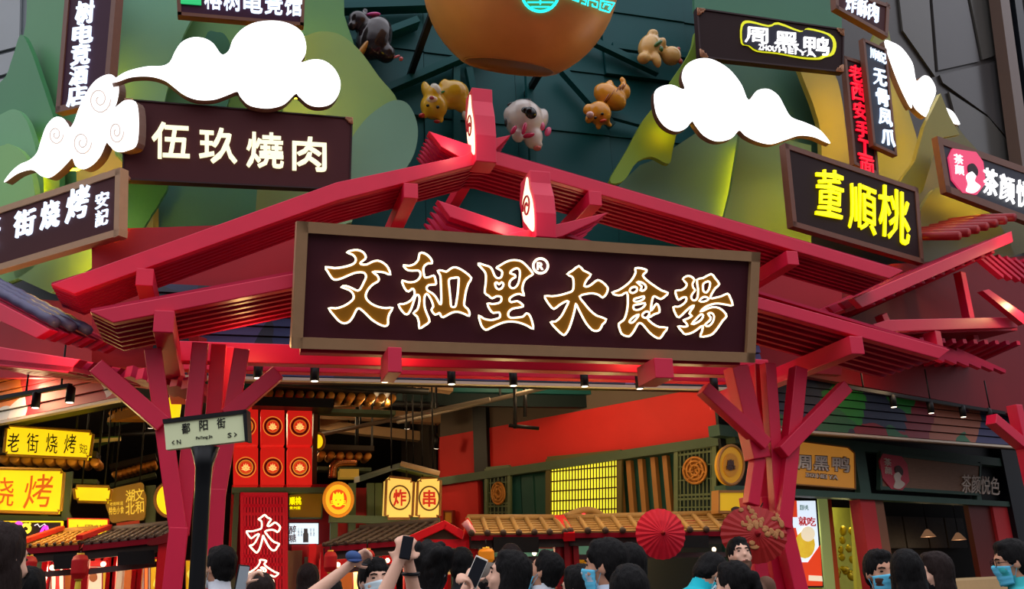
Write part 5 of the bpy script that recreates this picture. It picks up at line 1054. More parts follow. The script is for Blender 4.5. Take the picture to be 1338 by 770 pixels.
# gable of that stall
s = thing('red_gable_porch', 'small red gable porch between the dark roof and the ochre roof', 'porch')
p = YP(11.3)
for q in ([(531, 702), (581, 680), (584, 690), (540, 710)], [(581, 680), (606, 694), (604, 706), (580, 691)]): g = Geo(); g.slab(p, q, .12); g.build('barge_board', LACQ, s, .008)
g = Geo(); g.slab(p.off(-.06), [(540, 709), (581, 690), (602, 704)], .06); g.build('gable_infill', mat('porch_grey', (84, 66, 52), .7), s)
for q in ([(604, 712), (611, 676), (617, 684), (622, 702), (616, 720)],): g = Geo(); g.slab(p.off(-.1), q, .1); g.build('barge_board', LACQ, s, .008)
g = Geo(); g.tube([p.at(607, 682), p.at(613, 690), p.at(619, 701)], .05, 6); g.build('glossy_cap', mat('glossy_pink_cap', (220, 150, 160), .15), s)
for x, y in ((541, 708), (571, 704), (603, 706), (618, 704)): a = pix(x, y, 11.42); g = Geo(); g.beam(Vector((a.x, a.y, 0)), a, .11, .11); g.build('post', LACQ, s)
g = Geo(); g.beam(pix(538, 711, 11.4), pix(620, 711, 11.4), .1, .1); g.build('tie_rail', LACQ, s)
for k, (x0, x1, tx) in enumerate(((567, 578, '好吃'), (580, 594, '鲜肉'), (596, 604, '生煎'))):
    b = board(('first', 'second', 'third')[k] + ' from the left of the cream menu strips inside the red porch', YP(11.9), [(x0, 724), (x1, 724), (x1, 752), (x0, 752)], mat('cream_menu', (236, 196, 120), .5, emit=.5), LACQ, 1, .03, name='menu_strip'); text_row(YP(11.9), tx, [(x0 + 2, 731), (x1 - 2, 731), (x1 - 2, 750), (x0 + 2, 750)], INK, b, .003, .02, .06, True, join=True, lift=.002)
stall('yellow lit tiled stall at the far left edge', (18, 718), (103, 712), (66, 700), (128, 695), 11.6, 12.8, 8, mat('roof_tile_yellow_lit', (190, 140, 60), .5, var=.15, scale=8, bump=.2), sign=[(70, 726), (96, 725), (96, 743), (70, 744)])  # yellow light on the tiles is put into their colour
stall('dark tiled stall between the yellow lit stall and the forked post', (108, 713), (214, 702), (146, 696), (236, 687), 11.6, 12.8, 9, mat('roof_tile_grey', (104, 92, 84), .5, var=.15, scale=8, bump=.2), sign=[(154, 722), (202, 719), (202, 737), (154, 739)])
for k, (a, b) in enumerate((((26, 716), (80, 697)), ((103, 710), (142, 695)))):
    s = thing('red_roof_rib', ('red painted rib on the yellow lit stall roof', 'red painted rib between the yellow lit and the dark stall roofs')[k], 'rib'); g = Geo(); g.beam(pix(*a, 11.55) + Vector((0, 0, .06)), pix(*b, 12.8) + Vector((0, 0, .06)), .07, .05); g.build('rib_board', LACQ, s)
s = thing('red_gable_board', 'red curved gable board of the dark stall next to the forked post', 'gable board'); g = Geo(); g.slab(YP(11.4), spline([(192, 712), (196, 706), (212, 700), (228, 692), (240, 690), (240, 700), (226, 706), (206, 712)], 3), .12); g.build('barge_board', mat('dark_lacquer', (120, 20, 26)), s); a = pix(214, 706, 11.5); g = Geo(); g.beam(Vector((a.x, a.y, 0)), a, .1, .1); g.build('post', LACQ, s)

# ------------------------------------------------------------------ signs of the left hall
def notched(label, q, Y, body, ink, m=YBOX, n=4, name='light_box_sign', cells=None, t=.15, slant=.1, wob=.03):
    (x0, y0), (x1, y1), (x2, y2), (x3, y3) = q
    o = [(x0 + n, y0), (x1 - n, y1), (x1 - n, y1 + n), (x1, y1 + n), (x2, y2 - n), (x2 - n, y2 - n), (x2 - n, y2), (x3 + n, y3), (x3 + n, y3 - n), (x3, y3 - n), (x0, y0 + n), (x0 + n, y0 + n)]
    root = thing(name, label, 'light box'); p = YP(Y); g = Geo(); g.slab(p, o, t); g.build('light_face', m, root); g = Geo(); g.tube([p.off(.005).at(*v) for v in o], .02, 4, True); g.build('edge_trim', mat('gold_trim', (190, 140, 40), .4), root)
    for ch, c in zip(body, cells or []): text_row(p, ch, c, ink, root, .012, .0, 0, slant=slant, wob=wob, lift=.004)
    for t_ in (.2, .8):
        c = p.at(x0 + (x1 - x0) * t_, y0 + 2) - p.n * (t / 2); g = Geo()
        if Y < 14: g.beam(c - p.n * .1, Vector((c.x, c.y + .1, 0)), .08, .08); g.build('support_post', GREENB, root)
        else: g.tube([c, Vector((c.x, c.y, 5.1))], .012, 5); g.build('hanging_rod', BLACK, root)
    return root
notched('yellow notched light box with four black brush barbecue characters', [(8, 556), (122, 564), (118, 600), (5, 595)], 14.2, '老街烧烤', INK, cells=[[(x, 565 + i * .8), (x + 15, 566 + i * .8), (x + 15, 591 + i * .8), (x, 590 + i * .8)] for i, x in enumerate((10, 35, 60, 84))])
text_row(YP(14.2), '安記', [(104, 579), (114, 582), (114, 594), (104, 592)], INK, ROOTS[-1], .01, 0, .05, join=True, lift=.004)
s = notched('large yellow light box with two orange brush characters at the left edge', [(-30, 612), (84, 614), (80, 671), (-30, 668)], 13.6, '烧烤', mat('orange_print', (240, 110, 20), .5, emit=.5), cells=[[(-12, 624), (18, 624), (18, 661), (-12, 661)], [(32, 621), (68, 621), (68, 664), (32, 664)]])
g = Geo(); g.slab(YP(13.7), [(84, 618), (95, 616), (90, 668), (95, 680), (-30, 680), (-30, 672), (80, 675)], .1); g.build('green_housing', GREENB, s)
s = board('black screen with pink, yellow and blue neon drawings under the large yellow box', YP(13.6), [(-30, 681), (82, 681), (80, 704), (-30, 704)], mat('night_screen', (40, 26, 24), .5), YBOX, 2, .08, name='neon_drawing_board', lip=.02)
p = YP(13.58).off(.03)
def ntube(nm, pts, col, r=.016, closed=True, sm=True): g = Geo(); q = spline(pts, 3, closed) if sm else pts; g.tube([p.at(*v) for v in q], r, 5, closed); g.build(nm, mat('neon_%d_%d_%d' % col, col, .4, emit=1.5), s)
ntube('pink_neon', [(0, 686), (4, 684), (6, 692), (5, 698), (0, 697)], (255, 60, 220), .03); ntube('pink_neon', [(20, 690), (24, 684), (28, 688), (26, 696), (30, 702), (18, 700)], (255, 70, 190), .03); ntube('yellow_neon', [(29, 689), (34, 686), (39, 690), (37, 695), (31, 695)], (255, 226, 60), .022); ntube('yellow_neon', [(37, 687), (40, 684)], (255, 226, 60), .014, False)
ntube('green_neon', [(14, 696), (18, 692), (22, 698), (16, 700)], (180, 255, 190), .018); ntube('magenta_neon', [(53, 699), (57, 690), (61, 689), (60, 698)], (240, 60, 220), .02); ntube('blue_neon', [(65, 696), (71, 693), (75, 696), (71, 699)], (40, 50, 255), .026); ntube('white_neon', [(45, 687), (49, 685), (52, 689), (58, 685), (63, 691)], (200, 190, 190), .008, False, False)
s = board('yellow fruit stall light board right of the neon drawings', YP(13.5), [(88, 677), (142, 678), (142, 701), (88, 701)], YBOX, LACQ, 1.5, .1); text_row(YP(13.5), '水果捞', [(94, 686), (138, 686), (138, 698), (94, 698)], mat('olive_print', (110, 100, 20), .5), s, .005, .0, .08, lift=.002)
s = notched('plain yellow light box over the fruit stall board', [(96, 635), (146, 636), (144, 657), (98, 656)], 14.2, '', INK)
s = thing('wooden_plaque', 'wide wooden plaque with gold lettering left of the yellow disc', 'sign'); p = YP(14.4)
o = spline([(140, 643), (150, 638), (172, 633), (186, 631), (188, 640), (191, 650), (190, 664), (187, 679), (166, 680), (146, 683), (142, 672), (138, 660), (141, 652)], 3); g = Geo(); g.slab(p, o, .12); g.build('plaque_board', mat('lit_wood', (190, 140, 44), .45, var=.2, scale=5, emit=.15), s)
GT = mat('gold_text', (255, 216, 70), .4, emit=.6); text_row(p, '湖北', [(164, 641), (176, 639), (176, 672), (164, 674)], GT, s, .02, .01, .03, True); text_row(p, '文和', [(176, 639), (188, 637), (188, 670), (177, 672)], GT, s, .02, .01, .03, True); text_row(p, '特色小食', [(142, 663), (162, 661), (162, 671), (142, 673)], GT, s, .01, .01, .1); text_row(p, '老街味道', [(143, 657), (161, 655), (161, 660), (143, 661)], GT, s, .01, 0, .1, join=True)
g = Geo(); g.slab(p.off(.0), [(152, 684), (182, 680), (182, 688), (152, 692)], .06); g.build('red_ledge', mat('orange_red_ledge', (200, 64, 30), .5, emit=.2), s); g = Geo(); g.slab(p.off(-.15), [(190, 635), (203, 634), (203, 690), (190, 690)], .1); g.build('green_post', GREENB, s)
for x in (150, 182): c = p.off(-.08).at(x, 640); g = Geo(); g.tube([c, Vector((c.x, c.y, 5.1))], .012, 5); g.build('hanging_rod', BLACK, s)
s = disc_sign('plain glowing yellow disc half hidden by the forked post', YP(14), 222, 653, 20, 23, YBOX, OCH, face=False); c = pix(222, 632, 14.06); g = Geo(); g.tube([c, Vector((c.x, c.y, 5.1))], .012, 5); g.build('hanging_rod', BLACK, s)
s = disc_sign('small yellow disc lamp right of the tiger lantern boxes', YP(14.2), 416, 577, 8, 11, YBOX, OCH, face=False, name='disc_lamp', cat='lamp'); c = pix(416, 567, 14.26); g = Geo(); g.tube([c, Vector((c.x, c.y, 5.1))], .012, 5); g.build('hanging_rod', BLACK, s)
s = thing('amber_lamp', 'upright amber lamp behind the left forked post', 'lamp'); g = Geo(); c = pix(226, 535, 12.6); g.lathe([(.03, -.14), (.09, -.1), (.1, .1), (.05, .16), (.02, .2)], c, 12); g.build('lamp_shade', YBOX, s); g = Geo(); g.tube([c, Vector((c.x, c.y, 5.1))], .012, 5); g.build('cord', BLACK, s)
s = thing('ochre_soffit', 'ochre plank soffit behind the left forked post', 'soffit'); g = Geo(); g.prism([pix(150, 545, 14), pix(212, 530, 14), pix(215, 552, 14.5), pix(140, 552, 14.5)], (0, 0, .06)); g.build('soffit_sheet', mat('ochre_sheet', (180, 130, 50), .6, var=.2), s); g = Geo(); g.beam(pix(150, 545, 14), pix(212, 530, 14), .08, .1); g.build('soffit_edge', OCH, s)
s = thing('green_soffit', 'green lit edge of a small awning right of the yellow barbecue box', 'soffit'); g = Geo(); g.prism([pix(120, 577, 15), pix(158, 574, 15), pix(124, 586, 15.4)], (0, 0, .05)); g.build('soffit_sheet', mat('green_sheet', (80, 120, 60), .5), s); g = Geo(); g.beam(pix(120, 577, 15), pix(158, 574, 15), .04, .05); g.build('soffit_edge', mat('cream_edge', (230, 220, 160), .5), s)
# posters and screens deep in the left stalls
def poster(label, x0, x1, y0, y1, Y, m, shapes=()):
    s = board(label, YP(Y), quad_px(x0, y0, x1, y1), m, mat('dark_lacquer', (120, 20, 26)), 1, .05, name='wall_poster', lip=.01)
    for pts, mm in shapes: g = Geo(); g.slab(YP(Y).off(.012), spline(pts, 3), .004); g.build('print_shape', mm, s)
YG = mat('poster_gold', (230, 180, 20), .5, emit=.5); YP2 = mat('poster_pale', (250, 226, 90), .5, emit=.6)
poster('yellow poster with a pale drawing beside the left forked post', 196, 222, 730, 790, 13.4, YG, [([(200, 765), (206, 750), (214, 742), (220, 748), (216, 760), (208, 768)], YP2), ([(198, 778), (206, 766), (216, 768), (214, 778)], YP2)])
poster('narrow yellow poster between the forked posts at left', 242, 258, 732, 790, 13.6, YG, [([(244, 750), (250, 744), (256, 752), (250, 760)], YP2)])
poster('orange glowing strip poster left of the yellow poster', 188, 194, 736, 790, 13.4, mat('orange_glow', (255, 120, 50), .5, emit=.7))
poster('white poster with a round brown face behind the black name board', 112, 134, 740, 790, 12.9, mat('poster_white_dim', (226, 214, 200), .5, emit=.35), [([(117, 752), (121, 748), (126, 750), (127, 757), (122, 761), (117, 758)], mat('brown_print', (110, 70, 40), .5)), ([(115, 742), (118, 746), (122, 744), (126, 747), (130, 742)], mat('dark_lacquer', (120, 20, 26)))])
poster('red and white striped poster below the left lantern row', 66, 84, 744, 790, 12.9, mat('poster_red_dim', (206, 40, 40), .5, emit=.3), [([(68, 748), (72, 746), (72, 770), (68, 772)], mat('poster_cream', (255, 236, 200))), ([(78, 746), (82, 746), (82, 780), (78, 770)], mat('poster_cream', (255, 236, 200)))])
poster('dark green poster with a gold leaf behind the masked men', 752, 800, 712, 790, 12.4, mat('poster_green', (30, 84, 58), .5), [([(752, 735), (762, 728), (772, 732), (774, 745), (764, 747)], mat('gold_ornament', (196, 166, 40)))])
poster('cream menu glow under the dark stall roof', 461, 476, 735, 790, 12.5, mat('cream_menu', (236, 196, 120)))
poster('green lit wall panel with ribs under the black name board', 654, 740, 716, 790, 12.5, mat('poster_green', (30, 84, 58)), [([(657, 718), (660, 718), (660, 760), (657, 760)], mat('lattice_green_bronze', (92, 104, 72))), ([(664, 718), (667, 718), (667, 760), (664, 760)], mat('lattice_green_bronze', (92, 104, 72))), ([(671, 718), (674, 718), (674, 760), (671, 760)], mat('lattice_green_bronze', (92, 104, 72)))])
# more stall uprights seen under the roofs
s = thing('red_post_row', 'row of red uprights under the dark tiled roof at left', 'posts')
for x, y in ((110, 742), (146, 738), (150, 740), (178, 735), (60, 742), (184, 735)): a = pix(x, y - 14, 12.2); g = Geo(); g.beam(Vector((a.x, a.y, 0)), a, .06, .06); g.build('post', LACQ, s)
a, b = pix(58, 727, 12.2), pix(186, 720, 12.2); g = Geo(); g.beam(a, b, .08, .1); g.build('rail', mat('dark_lacquer', (120, 20, 26)), s)
for x0, q in ((880, 'ochre_post'), (900, 'ochre_post')): pass

# ------------------------------------------------------------------ paper lanterns and umbrellas
SILK = mat('lantern_red_silk', (206, 28, 34), .6, var=.08, emit=.12)
def lantern(label, cx, y0, y1, w, Y, m=SILK, tassel=True, top=5.0, nm='paper_lantern'):
    root = thing(nm, label, 'lantern', 'red lanterns under the stall eaves' if m is SILK else None); a, b = pix(cx, y0, Y), pix(cx, y1, Y); h = a.z - b.z; r = (pix(cx + w / 2, y0, Y) - pix(cx - w / 2, y0, Y)).length / 2
    c = Vector((a.x, Y, b.z)); prof = [(r * .45, 0), (r * .8, h * .06), (r * .97, h * .2)] + [(r * (1 + (.02 if k % 2 else 0)), h * (.2 + .6 * k / 8)) for k in range(9)] + [(r * .97, h * .8), (r * .8, h * .94), (r * .45, h)]
    g = Geo(); g.lathe(prof, c, 18); g.build('lantern_body', m, root); GC = mat('lantern_gold_cap', (216, 176, 60), .4, metal=.3)
    for z in (0, h): g = Geo(); g.lathe([(r * .46, -.015), (r * .46, .015)], c + Vector((0, 0, z)), 14); g.build('cap', GC, root)
    if tassel: g = Geo(); g.lathe([(r * .12, 0), (r * .34, -.03), (r * .4, -.16), (r * .38, -.165)], c, 12); g.build('tassel', mat('tassel_yellow', (220, 200, 60), .7), root)
    g = Geo(); g.tube([c + Vector((0, 0, h)), Vector((c.x, c.y, top))], .008, 4); g.build('cord', BLACK, root)
lantern('red paper lantern under the yellow lit stall eave', 38.5, 727, 760, 22, 11.2, top=2.05); lantern('red paper lantern where the yellow lit and dark stalls meet', 105.5, 725, 757, 22, 11.2, top=2.1)
lantern('red paper lantern at the far left behind the nearest head', 18, 748, 778, 16, 11.4, top=2.0)
lantern('red paper lantern left of the man with raised cap', 432, 721, 748, 17, 11.3, top=2.1); lantern('red paper lantern right of the raised cap', 480, 719, 745, 19, 11.3, top=2.15)
lantern('orange round lantern left of the green lit panel', 635, 717, 736, 20, 11.0, mat('orange_lantern', (236, 140, 30), .5, emit=.35), False, top=2.1, nm='orange_lantern')
def umbrella(label, cx, cy, rx, ry, Y, m, spots=None, dirv=(-.12, -1, .05)):
    root = thing('oil_paper_umbrella', label, 'umbrella'); c = pix(cx, cy, Y); k = (pix(cx + 50, cy, Y) - pix(cx - 50, cy, Y)).length / 100; r = rx * k
    M = Vector(dirv).normalized().to_track_quat('Z', 'X').to_matrix(); n = 24
    vs = [c + M @ Vector((0, 0, r * .32))]; fs = []
    for ring, (f, z) in enumerate(((.5, .2), (1, 0))):
        for i in range(n * 2):
            a = PI * i / n; q = f * (1 if i % 2 == 0 else .975); vs.append(c + M @ Vector((r * q * math.cos(a), r * q * math.sin(a) * ry / rx, r * (z - (.03 * f if i % 2 else 0)))))
    N = 2 * n
    for i in range(N): fs += [(0, 1 + i, 1 + (i + 1) % N), (1 + i, 1 + N + i, 1 + N + (i + 1) % N, 1 + (i + 1) % N)]
    g = Geo(); g.add(vs, fs); o = g.build('canopy', m, root); sd = o.modifiers.new('t', 'SOLIDIFY'); sd.thickness = .006
    for i in range(0, N, 2):
        g = Geo(); g.tube([vs[0], vs[1 + i], vs[1 + N + i]], .006, 4); g.build('rib', mat('umbrella_rib', (150, 24, 36), .6), root)
    g = Geo(); g.lathe([(.035, -.05), (.03, .0), (.012, .06), (0, .07)], vs[0], 10, M); g.build('crown_knob', mat('umbrella_rib', (150, 24, 36)), root)
    g = Geo(); g.tube([vs[0] + M @ Vector((0, 0, .02)), c + M @ Vector((0, 0, -r * 1.3))], .012, 6); g.build('stick', OCH, root)
    for a, f, s1, s2 in spots or []:
        q = c + M @ Vector((r * f * math.cos(a), r * f * math.sin(a) * ry / rx, r * (.33 * (1 - f)) + .015)); g = Geo(); g.ball(q, (.017 * s1, .017 * s2, .003), M, 8, 5); g.build('painted_flower', mat('umbrella_flower', (190, 130, 80), .6), root)
    g = Geo(); e = c + M @ Vector((0, 0, -r * .8)); g.tube([e, Vector((e.x, e.y, 2.1)) if Y > 10.5 else pix(998, 655, 8.85)], .008, 4); g.build('cord', BLACK, root)
    return root
umbrella('bright red pleated oil paper umbrella hung before the ochre roof', 863, 698, 30, 31, 10.6, mat('umbrella_red', (224, 34, 58), .55, var=.06))
random.seed(9)
umbrella('dark red oil paper umbrella with pale flowers before the right forked post', 985, 699, 33, 41, 8.3, mat('umbrella_dark_red', (168, 36, 34), .45, var=.12), [(random.uniform(-1.7, 1.2), random.uniform(.25, .95), random.uniform(1, 2.6), random.uniform(1, 2.2)) for _ in range(34)] + [(2.3, .9, 2, 2), (2.9, .45, 1.5, 3), (2.6, .35, 1.5, 2)])
# small ceiling floods that wash the tiled roofs
for q, Y, e in (((665, 655), 11.0, 14), ((800, 650), 11.0, 14), ((910, 650), 11.0, 12), ((500, 668), 11.5, 6), ((75, 672), 11.9, 16), ((170, 660), 12.0, 7)):
    lamp('roof_flood', pix(q[0], q[1] - 40, Y), e * 1.6, (1, .74, .3), size=.1)
# hall lights: warm lamps under the ceiling
for x, y, z, e in ((2.2, 14.2, 4.4, 90), (-2.5, 13.4, 4.3, 70), (4.4, 13.2, 4.6, 70), (0.5, 17, 4.5, 90), (-5, 16, 4.5, 90), (6.0, 11.6, 4.7, 40), (9.5, 11.5, 4.3, 12)):
    lamp('hall_lamp', (x, y, z), e * 1.25, (1, .68, .36), size=.25)
# ------------------------------------------------------------------ the crowd
FC = hdir(669, 500); RC = Vector((FC.y, -FC.x, 0))
SKIN = {'a': mat('skin_light', (224, 176, 150), .5, var=.06, scale=20), 'b': mat('skin_tan', (196, 144, 116), .5, var=.06, scale=20)}
HAIR = mat('black_hair', (10, 8, 8), .65, var=.4, scale=30, spec=.12, stretch=(6, 6, 1), bump=.4); BROWNH = mat('dark_brown_hair', (32, 20, 17), .65, spec=.12, var=.4, scale=30, stretch=(6, 6, 1), bump=.4)
MASKM = mat('blue_mask_cloth', (96, 190, 222), .8, var=.05); MASKW = mat('pale_mask_cloth', (206, 226, 232), .8)
EYEM = mat('eye_dark', (24, 18, 16), .2); LIP = mat('lip_red', (176, 84, 78), .5)
def cloth(rgb): return mat('cloth_%d_%d_%d' % rgb, rgb, .85, var=.1, scale=14, bump=.15)
def at_dist(px, py, D):
    r = (R @ Vector((px - 669, 385 - py, -F))).normalized(); return Vector((0, 0, EYE)) + r * D
def limb(g, pts, rs, n=10):
    """tapering limb through joints with rounded ends"""
    P = [Vector(p) for p in pts]
    for (a, b), (ra, rb) in zip(zip(P, P[1:]), zip(rs, rs[1:])):
        for i in range(5): t = i / 5; g.tube([a.lerp(b, t), a.lerp(b, t + .2)], ra + (rb - ra) * t, n, r2=ra + (rb - ra) * (t + .2)) if i == 0 and False else None
        g.tube([a, b], ra, n, r2=rb)
    for p, r in zip(P, rs): g.ball(p, r, None, n, 7)
def hand(g, wrist, d, palm, side, curl=.9, s=1.0):
    """palm, four unequal bent fingers and a side thumb; d points along the hand, palm faces 'palm'"""
    d = d.normalized(); palm = (palm - d * palm.dot(d)).normalized(); x = d.cross(palm) * side
    M = Matrix((x, palm, d)).transposed()
    c = wrist + d * .05 * s; g.ball(c, (.042 * s, .018 * s, .052 * s), M, 10, 8)
    for k, L in enumerate((.062, .074, .070, .054)):
        p = wrist + d * .085 * s + x * (.030 - .020 * k) * s; dirv = d.copy(); q = [p - d * .02 * s]; q.append(p)
        for j, f in enumerate((.42, .33, .25)):
            a = curl * (.5, .9, .8)[j]; dirv = (dirv * math.cos(a) + (palm if j == 0 else pl_) * math.sin(a)).normalized()
            pl_ = (palm * 1.0 - dirv * palm.dot(dirv)); pl_ = pl_.normalized() if pl_.length > .05 else -d
            q.append(q[-1] + dirv * L * f * s)
        limb(g, q, [.0095 * s, .0095 * s, .009 * s, .0082 * s, .0074 * s], 7)
    t0 = wrist + d * .03 * s + x * .034 * s; t1 = t0 + (d * .5 + x * .75 + palm * .3).normalized() * .038 * s; t2 = t1 + (d * .8 + x * .1 + palm * .6).normalized() * .032 * s
    limb(g, [t0, t1, t2], [.0125 * s, .0105 * s, .009 * s], 7)
    return c
def person(label, cx, cy, D, face, look=0, hair='short', shirt=(220, 220, 224), skin='a', mask=None, arms=None, hairm=None, group='crowd under the gate', lean=0, turn=0, tilt=0, glasses=False, cap=None, pants=(40, 44, 60), vox=.0105, ponytail=False):
    """face: heading of the body in degrees from straight away (0), left -90, right 90, to the lens 180; turn: extra heading of the head"""
    hc = at_dist(cx, cy, D); s = hc.z / 1.595; a = math.radians(face)
    Z = Vector((0, 0, 1)); fw = FC * math.cos(a) + RC * math.sin(a); rt = fw.cross(Z)          # body axes
    B = Matrix((rt, fw, Z)).transposed()
    hip = Vector((0, 0, .93)); LR = Matrix.Rotation(-lean, 3, 'X')
    up = lambda p: hip + LR @ (Vector(p) - hip)
    head_l = up((0, .02, 1.595)); org = Vector((hc.x, hc.y, 0)) - B @ Vector((head_l.x, head_l.y, 0)) * s
    org.z = hc.z - head_l.z * s if lean else 0
    W = lambda p: org + B @ Vector(p) * s
    root = thing('person', label, 'person', group)
    g = Geo(); segs = []
    def L(kind, pts, rs): 
        pts = [Vector(p) for p in pts]; limb(g, [W(p) for p in pts], [r * s for r in rs])
        for p, q, r1, r2 in zip(pts, pts[1:], rs, rs[1:]): segs.append((kind, W(p), W(q), r1 * s, r2 * s))
    # trunk: stacked ovals from hips to neck
    prof = [(.0, .88, .155, .105), (0, .97, .158, .11), (.005, 1.08, .138, .098), (.01, 1.2, .155, .108), (.01, 1.31, .172, .112), (0, 1.38, .165, .095), (-.005, 1.43, .11, .075), (0, 1.455, .062, .06), (.01, 1.5, .056, .058), (.018, 1.54, .055, .058)]
    n = 16; vs = []
    for y, z, rx, ry in prof:
        for k in range(n): vs.append(W(up((rx * math.cos(2 * PI * k / n), y + ry * math.sin(2 * PI * k / n), z))))
    N = len(prof); g.add(vs, [(i * n + k, i * n + (k + 1) % n, (i + 1) * n + (k + 1) % n, (i + 1) * n + k) for i in range(N - 1) for k in range(n)] + [tuple(reversed(range(n))), tuple(range((N - 1) * n, N * n))])
    segs.append(('shirt', W(up((0, 0, .96))), W(up((0, 0, 1.40))), .16 * s, .16 * s)); segs.append(('skin', W(up((0, .01, 1.465))), W(up((0, .02, 1.7))), .06 * s, .1 * s)); segs.append(('pants', W((0, 0, .90)), W((0, 0, .86)), .16 * s, .15 * s))
    for sx in (-1, 1):
        L('pants', [(.085 * sx, 0, .88), (.092 * sx, .015, .49), (.095 * sx, -.015, .1)], [.088, .058, .042])
        segs.append(('shoes', W((.095 * sx, -.04, .035)), W((.1 * sx, .14, .03)), .05 * s, .04 * s)); limb(g, [W((.095 * sx, -.04, .04)), W((.097 * sx, .06, .035)), W((.1 * sx, .14, .03))], [.042 * s, .04 * s, .03 * s])
        sh = up((.175 * sx, 0, 1.385)); spec = (arms or {}).get('l' if sx < 0 else 'r')
        if spec is None:
            el = up((.225 * sx, -.03, 1.11)); wr = up((.215 * sx, .07, .88)); hd = (wr - el).normalized()
            S_, E_, H_ = W(sh), W(el), W(wr); pn = B @ Vector((-sx, .2, 0)); cu = .5
        else:
            S_ = W(sh); T = at_dist(spec[0], spec[1], spec[2]); dv = T - S_; l1, l2 = .30 * s, .27 * s
            dd = min(dv.length, (l1 + l2) * .985); dv.normalize(); H_ = S_ + dv * dd
            ca = (l1 * l1 + dd * dd - l2 * l2) / (2 * l1 * dd); pole = (Vector((0, 0, -1)) + (B @ Vector((sx * .7, 0, 0)))) if len(spec) < 5 else spec[4]; pole = (pole - dv * pole.dot(dv)).normalized()
            E_ = S_ + dv * l1 * ca + pole * l1 * math.sqrt(max(0, 1 - ca * ca)); pn = spec[3] if len(spec) > 3 else B @ Vector((-sx, .3, 0)); cu = 1.0
        limb(g, [S_, E_, H_], [.058 * s, .042 * s, .027 * s]); segs.append(('sleeve', S_, E_, .06 * s, .045 * s)); segs.append(('skin', E_, H_, .042 * s, .03 * s))
        hd = H_ - E_; c = hand(g, H_, hd, Vector(pn), sx, cu, s); segs.append(('skin', H_, H_ + hd.normalized() * .15, .04 * s, .03 * s))
    # head
    HM = B @ LR @ Matrix.Rotation(math.radians(-turn), 3, 'Z') @ Matrix.Rotation(math.radians(look), 3, 'X') @ Matrix.Rotation(math.radians(tilt), 3, 'Y')
    hb = W(up((0, .01, 1.53))); HC = hb + HM @ Vector((0, .012, .065)) * s + Vector((0, 0, 0))
    def hp(p): return HC + HM @ Vector(p) * s
    def hball(g, p, r, m=None, n=14, mm=9): g.ball(hp(p), tuple(v * s for v in r), HM @ m if m else HM, n, mm)
    hball(g, (0, -.008, .028), (.076, .094, .1), None, 20, 14); hball(g, (0, .022, -.05), (.058, .068, .066)); hball(g, (0, .03, -.01), (.064, .062, .07))
    hball(g, (0, .094, -.02), (.015, .02, .013)); hball(g, (0, .086, .008), (.009, .014, .034)); hball(g, (0, .070, .034), (.052, .022, .013)); hball(g, (0, .08, -.058), (.023, .013, .006)); hball(g, (0, .079, -.068), (.020, .012, .006)); hball(g, (0, .068, -.098), (.024, .02, .018))
    for sx in (-1, 1): hball(g, (.078 * sx, -.004, -.004), (.009, .022, .033)); hball(g, (.038 * sx, .062, -.028), (.026, .02, .024)); hball(g, (.030 * sx, .072, .012), (.016, .014, .011))
    limb(g, [W(up((0, 0, 1.43))), hp((0, -.015, -.05))], [.056 * s, .054 * s], 12)
    me = remesh(g, vox * s, 2, 'body'); o = link_mesh('body', me, SKIN[skin], root); me.polygons.foreach_set('use_smooth', [True] * len(me.polygons))
    # clothes: shells over the labelled parts of the body
    nv = len(me.vertices); co = np.empty(nv * 3); me.vertices.foreach_get('co', co); co = co.reshape(-1, 3); nr = np.empty(nv * 3); me.vertices.foreach_get('normal', nr); nr = nr.reshape(-1, 3)
    best = np.full(nv, 1e9); lab = np.zeros(nv, int); kinds = ['shirt', 'skin', 'pants', 'shoes', 'sleeve', 'sk2']
    for kd, p, q, r1, r2 in segs:
        p = np.array(p); q = np.array(q); v = q - p; t = np.clip(((co - p) @ v) / max(v @ v, 1e-9), 0, 1); dist = np.linalg.norm(co - (p + t[:, None] * v), axis=1) / (r1 + (r2 - r1) * t)
        k = np.where(t < .68, kinds.index('shirt'), kinds.index('skin')) if kd == 'sleeve' else np.full(nv, kinds.index(kd))
        w = dist < best; best = np.where(w, dist, best); lab = np.where(w, k, lab)
    polys = [tuple(p.vertices) for p in me.polygons]
    for nm, kd, off, m in (('shirt', 0, .011, cloth(shirt)), ('trousers', 2, .009, cloth(pants)), ('shoes', 3, .008, cloth((30, 30, 34)))):
        keep = [f for f in polys if sum(lab[i] == kd for i in f) >= 2]
        if not keep: continue
        ids = sorted({i for f in keep for i in f}); mp = {i: j for j, i in enumerate(ids)}
        vv = co[ids] + nr[ids] * off; q = bpy.data.meshes.new(nm); q.from_pydata(vv.tolist(), [], [tuple(mp[i] for i in f) for f in keep]); q.polygons.foreach_set('use_smooth', [True] * len(q.polygons))
        link_mesh(nm, q, m, root)
    # face
    for sx in (-1, 1):
        g = Geo(); hball(g, (.031 * sx, .0805, .012), (.0125, .006, .0055), None, 10, 6); g.build('eye', EYEM, root)
        g = Geo(); g.tube([hp((.014 * sx, .0925, .029)), hp((.032 * sx, .0905, .034)), hp((.05 * sx, .08, .029))], .0038 * s, 5); g.build('eyebrow', HAIR, root)
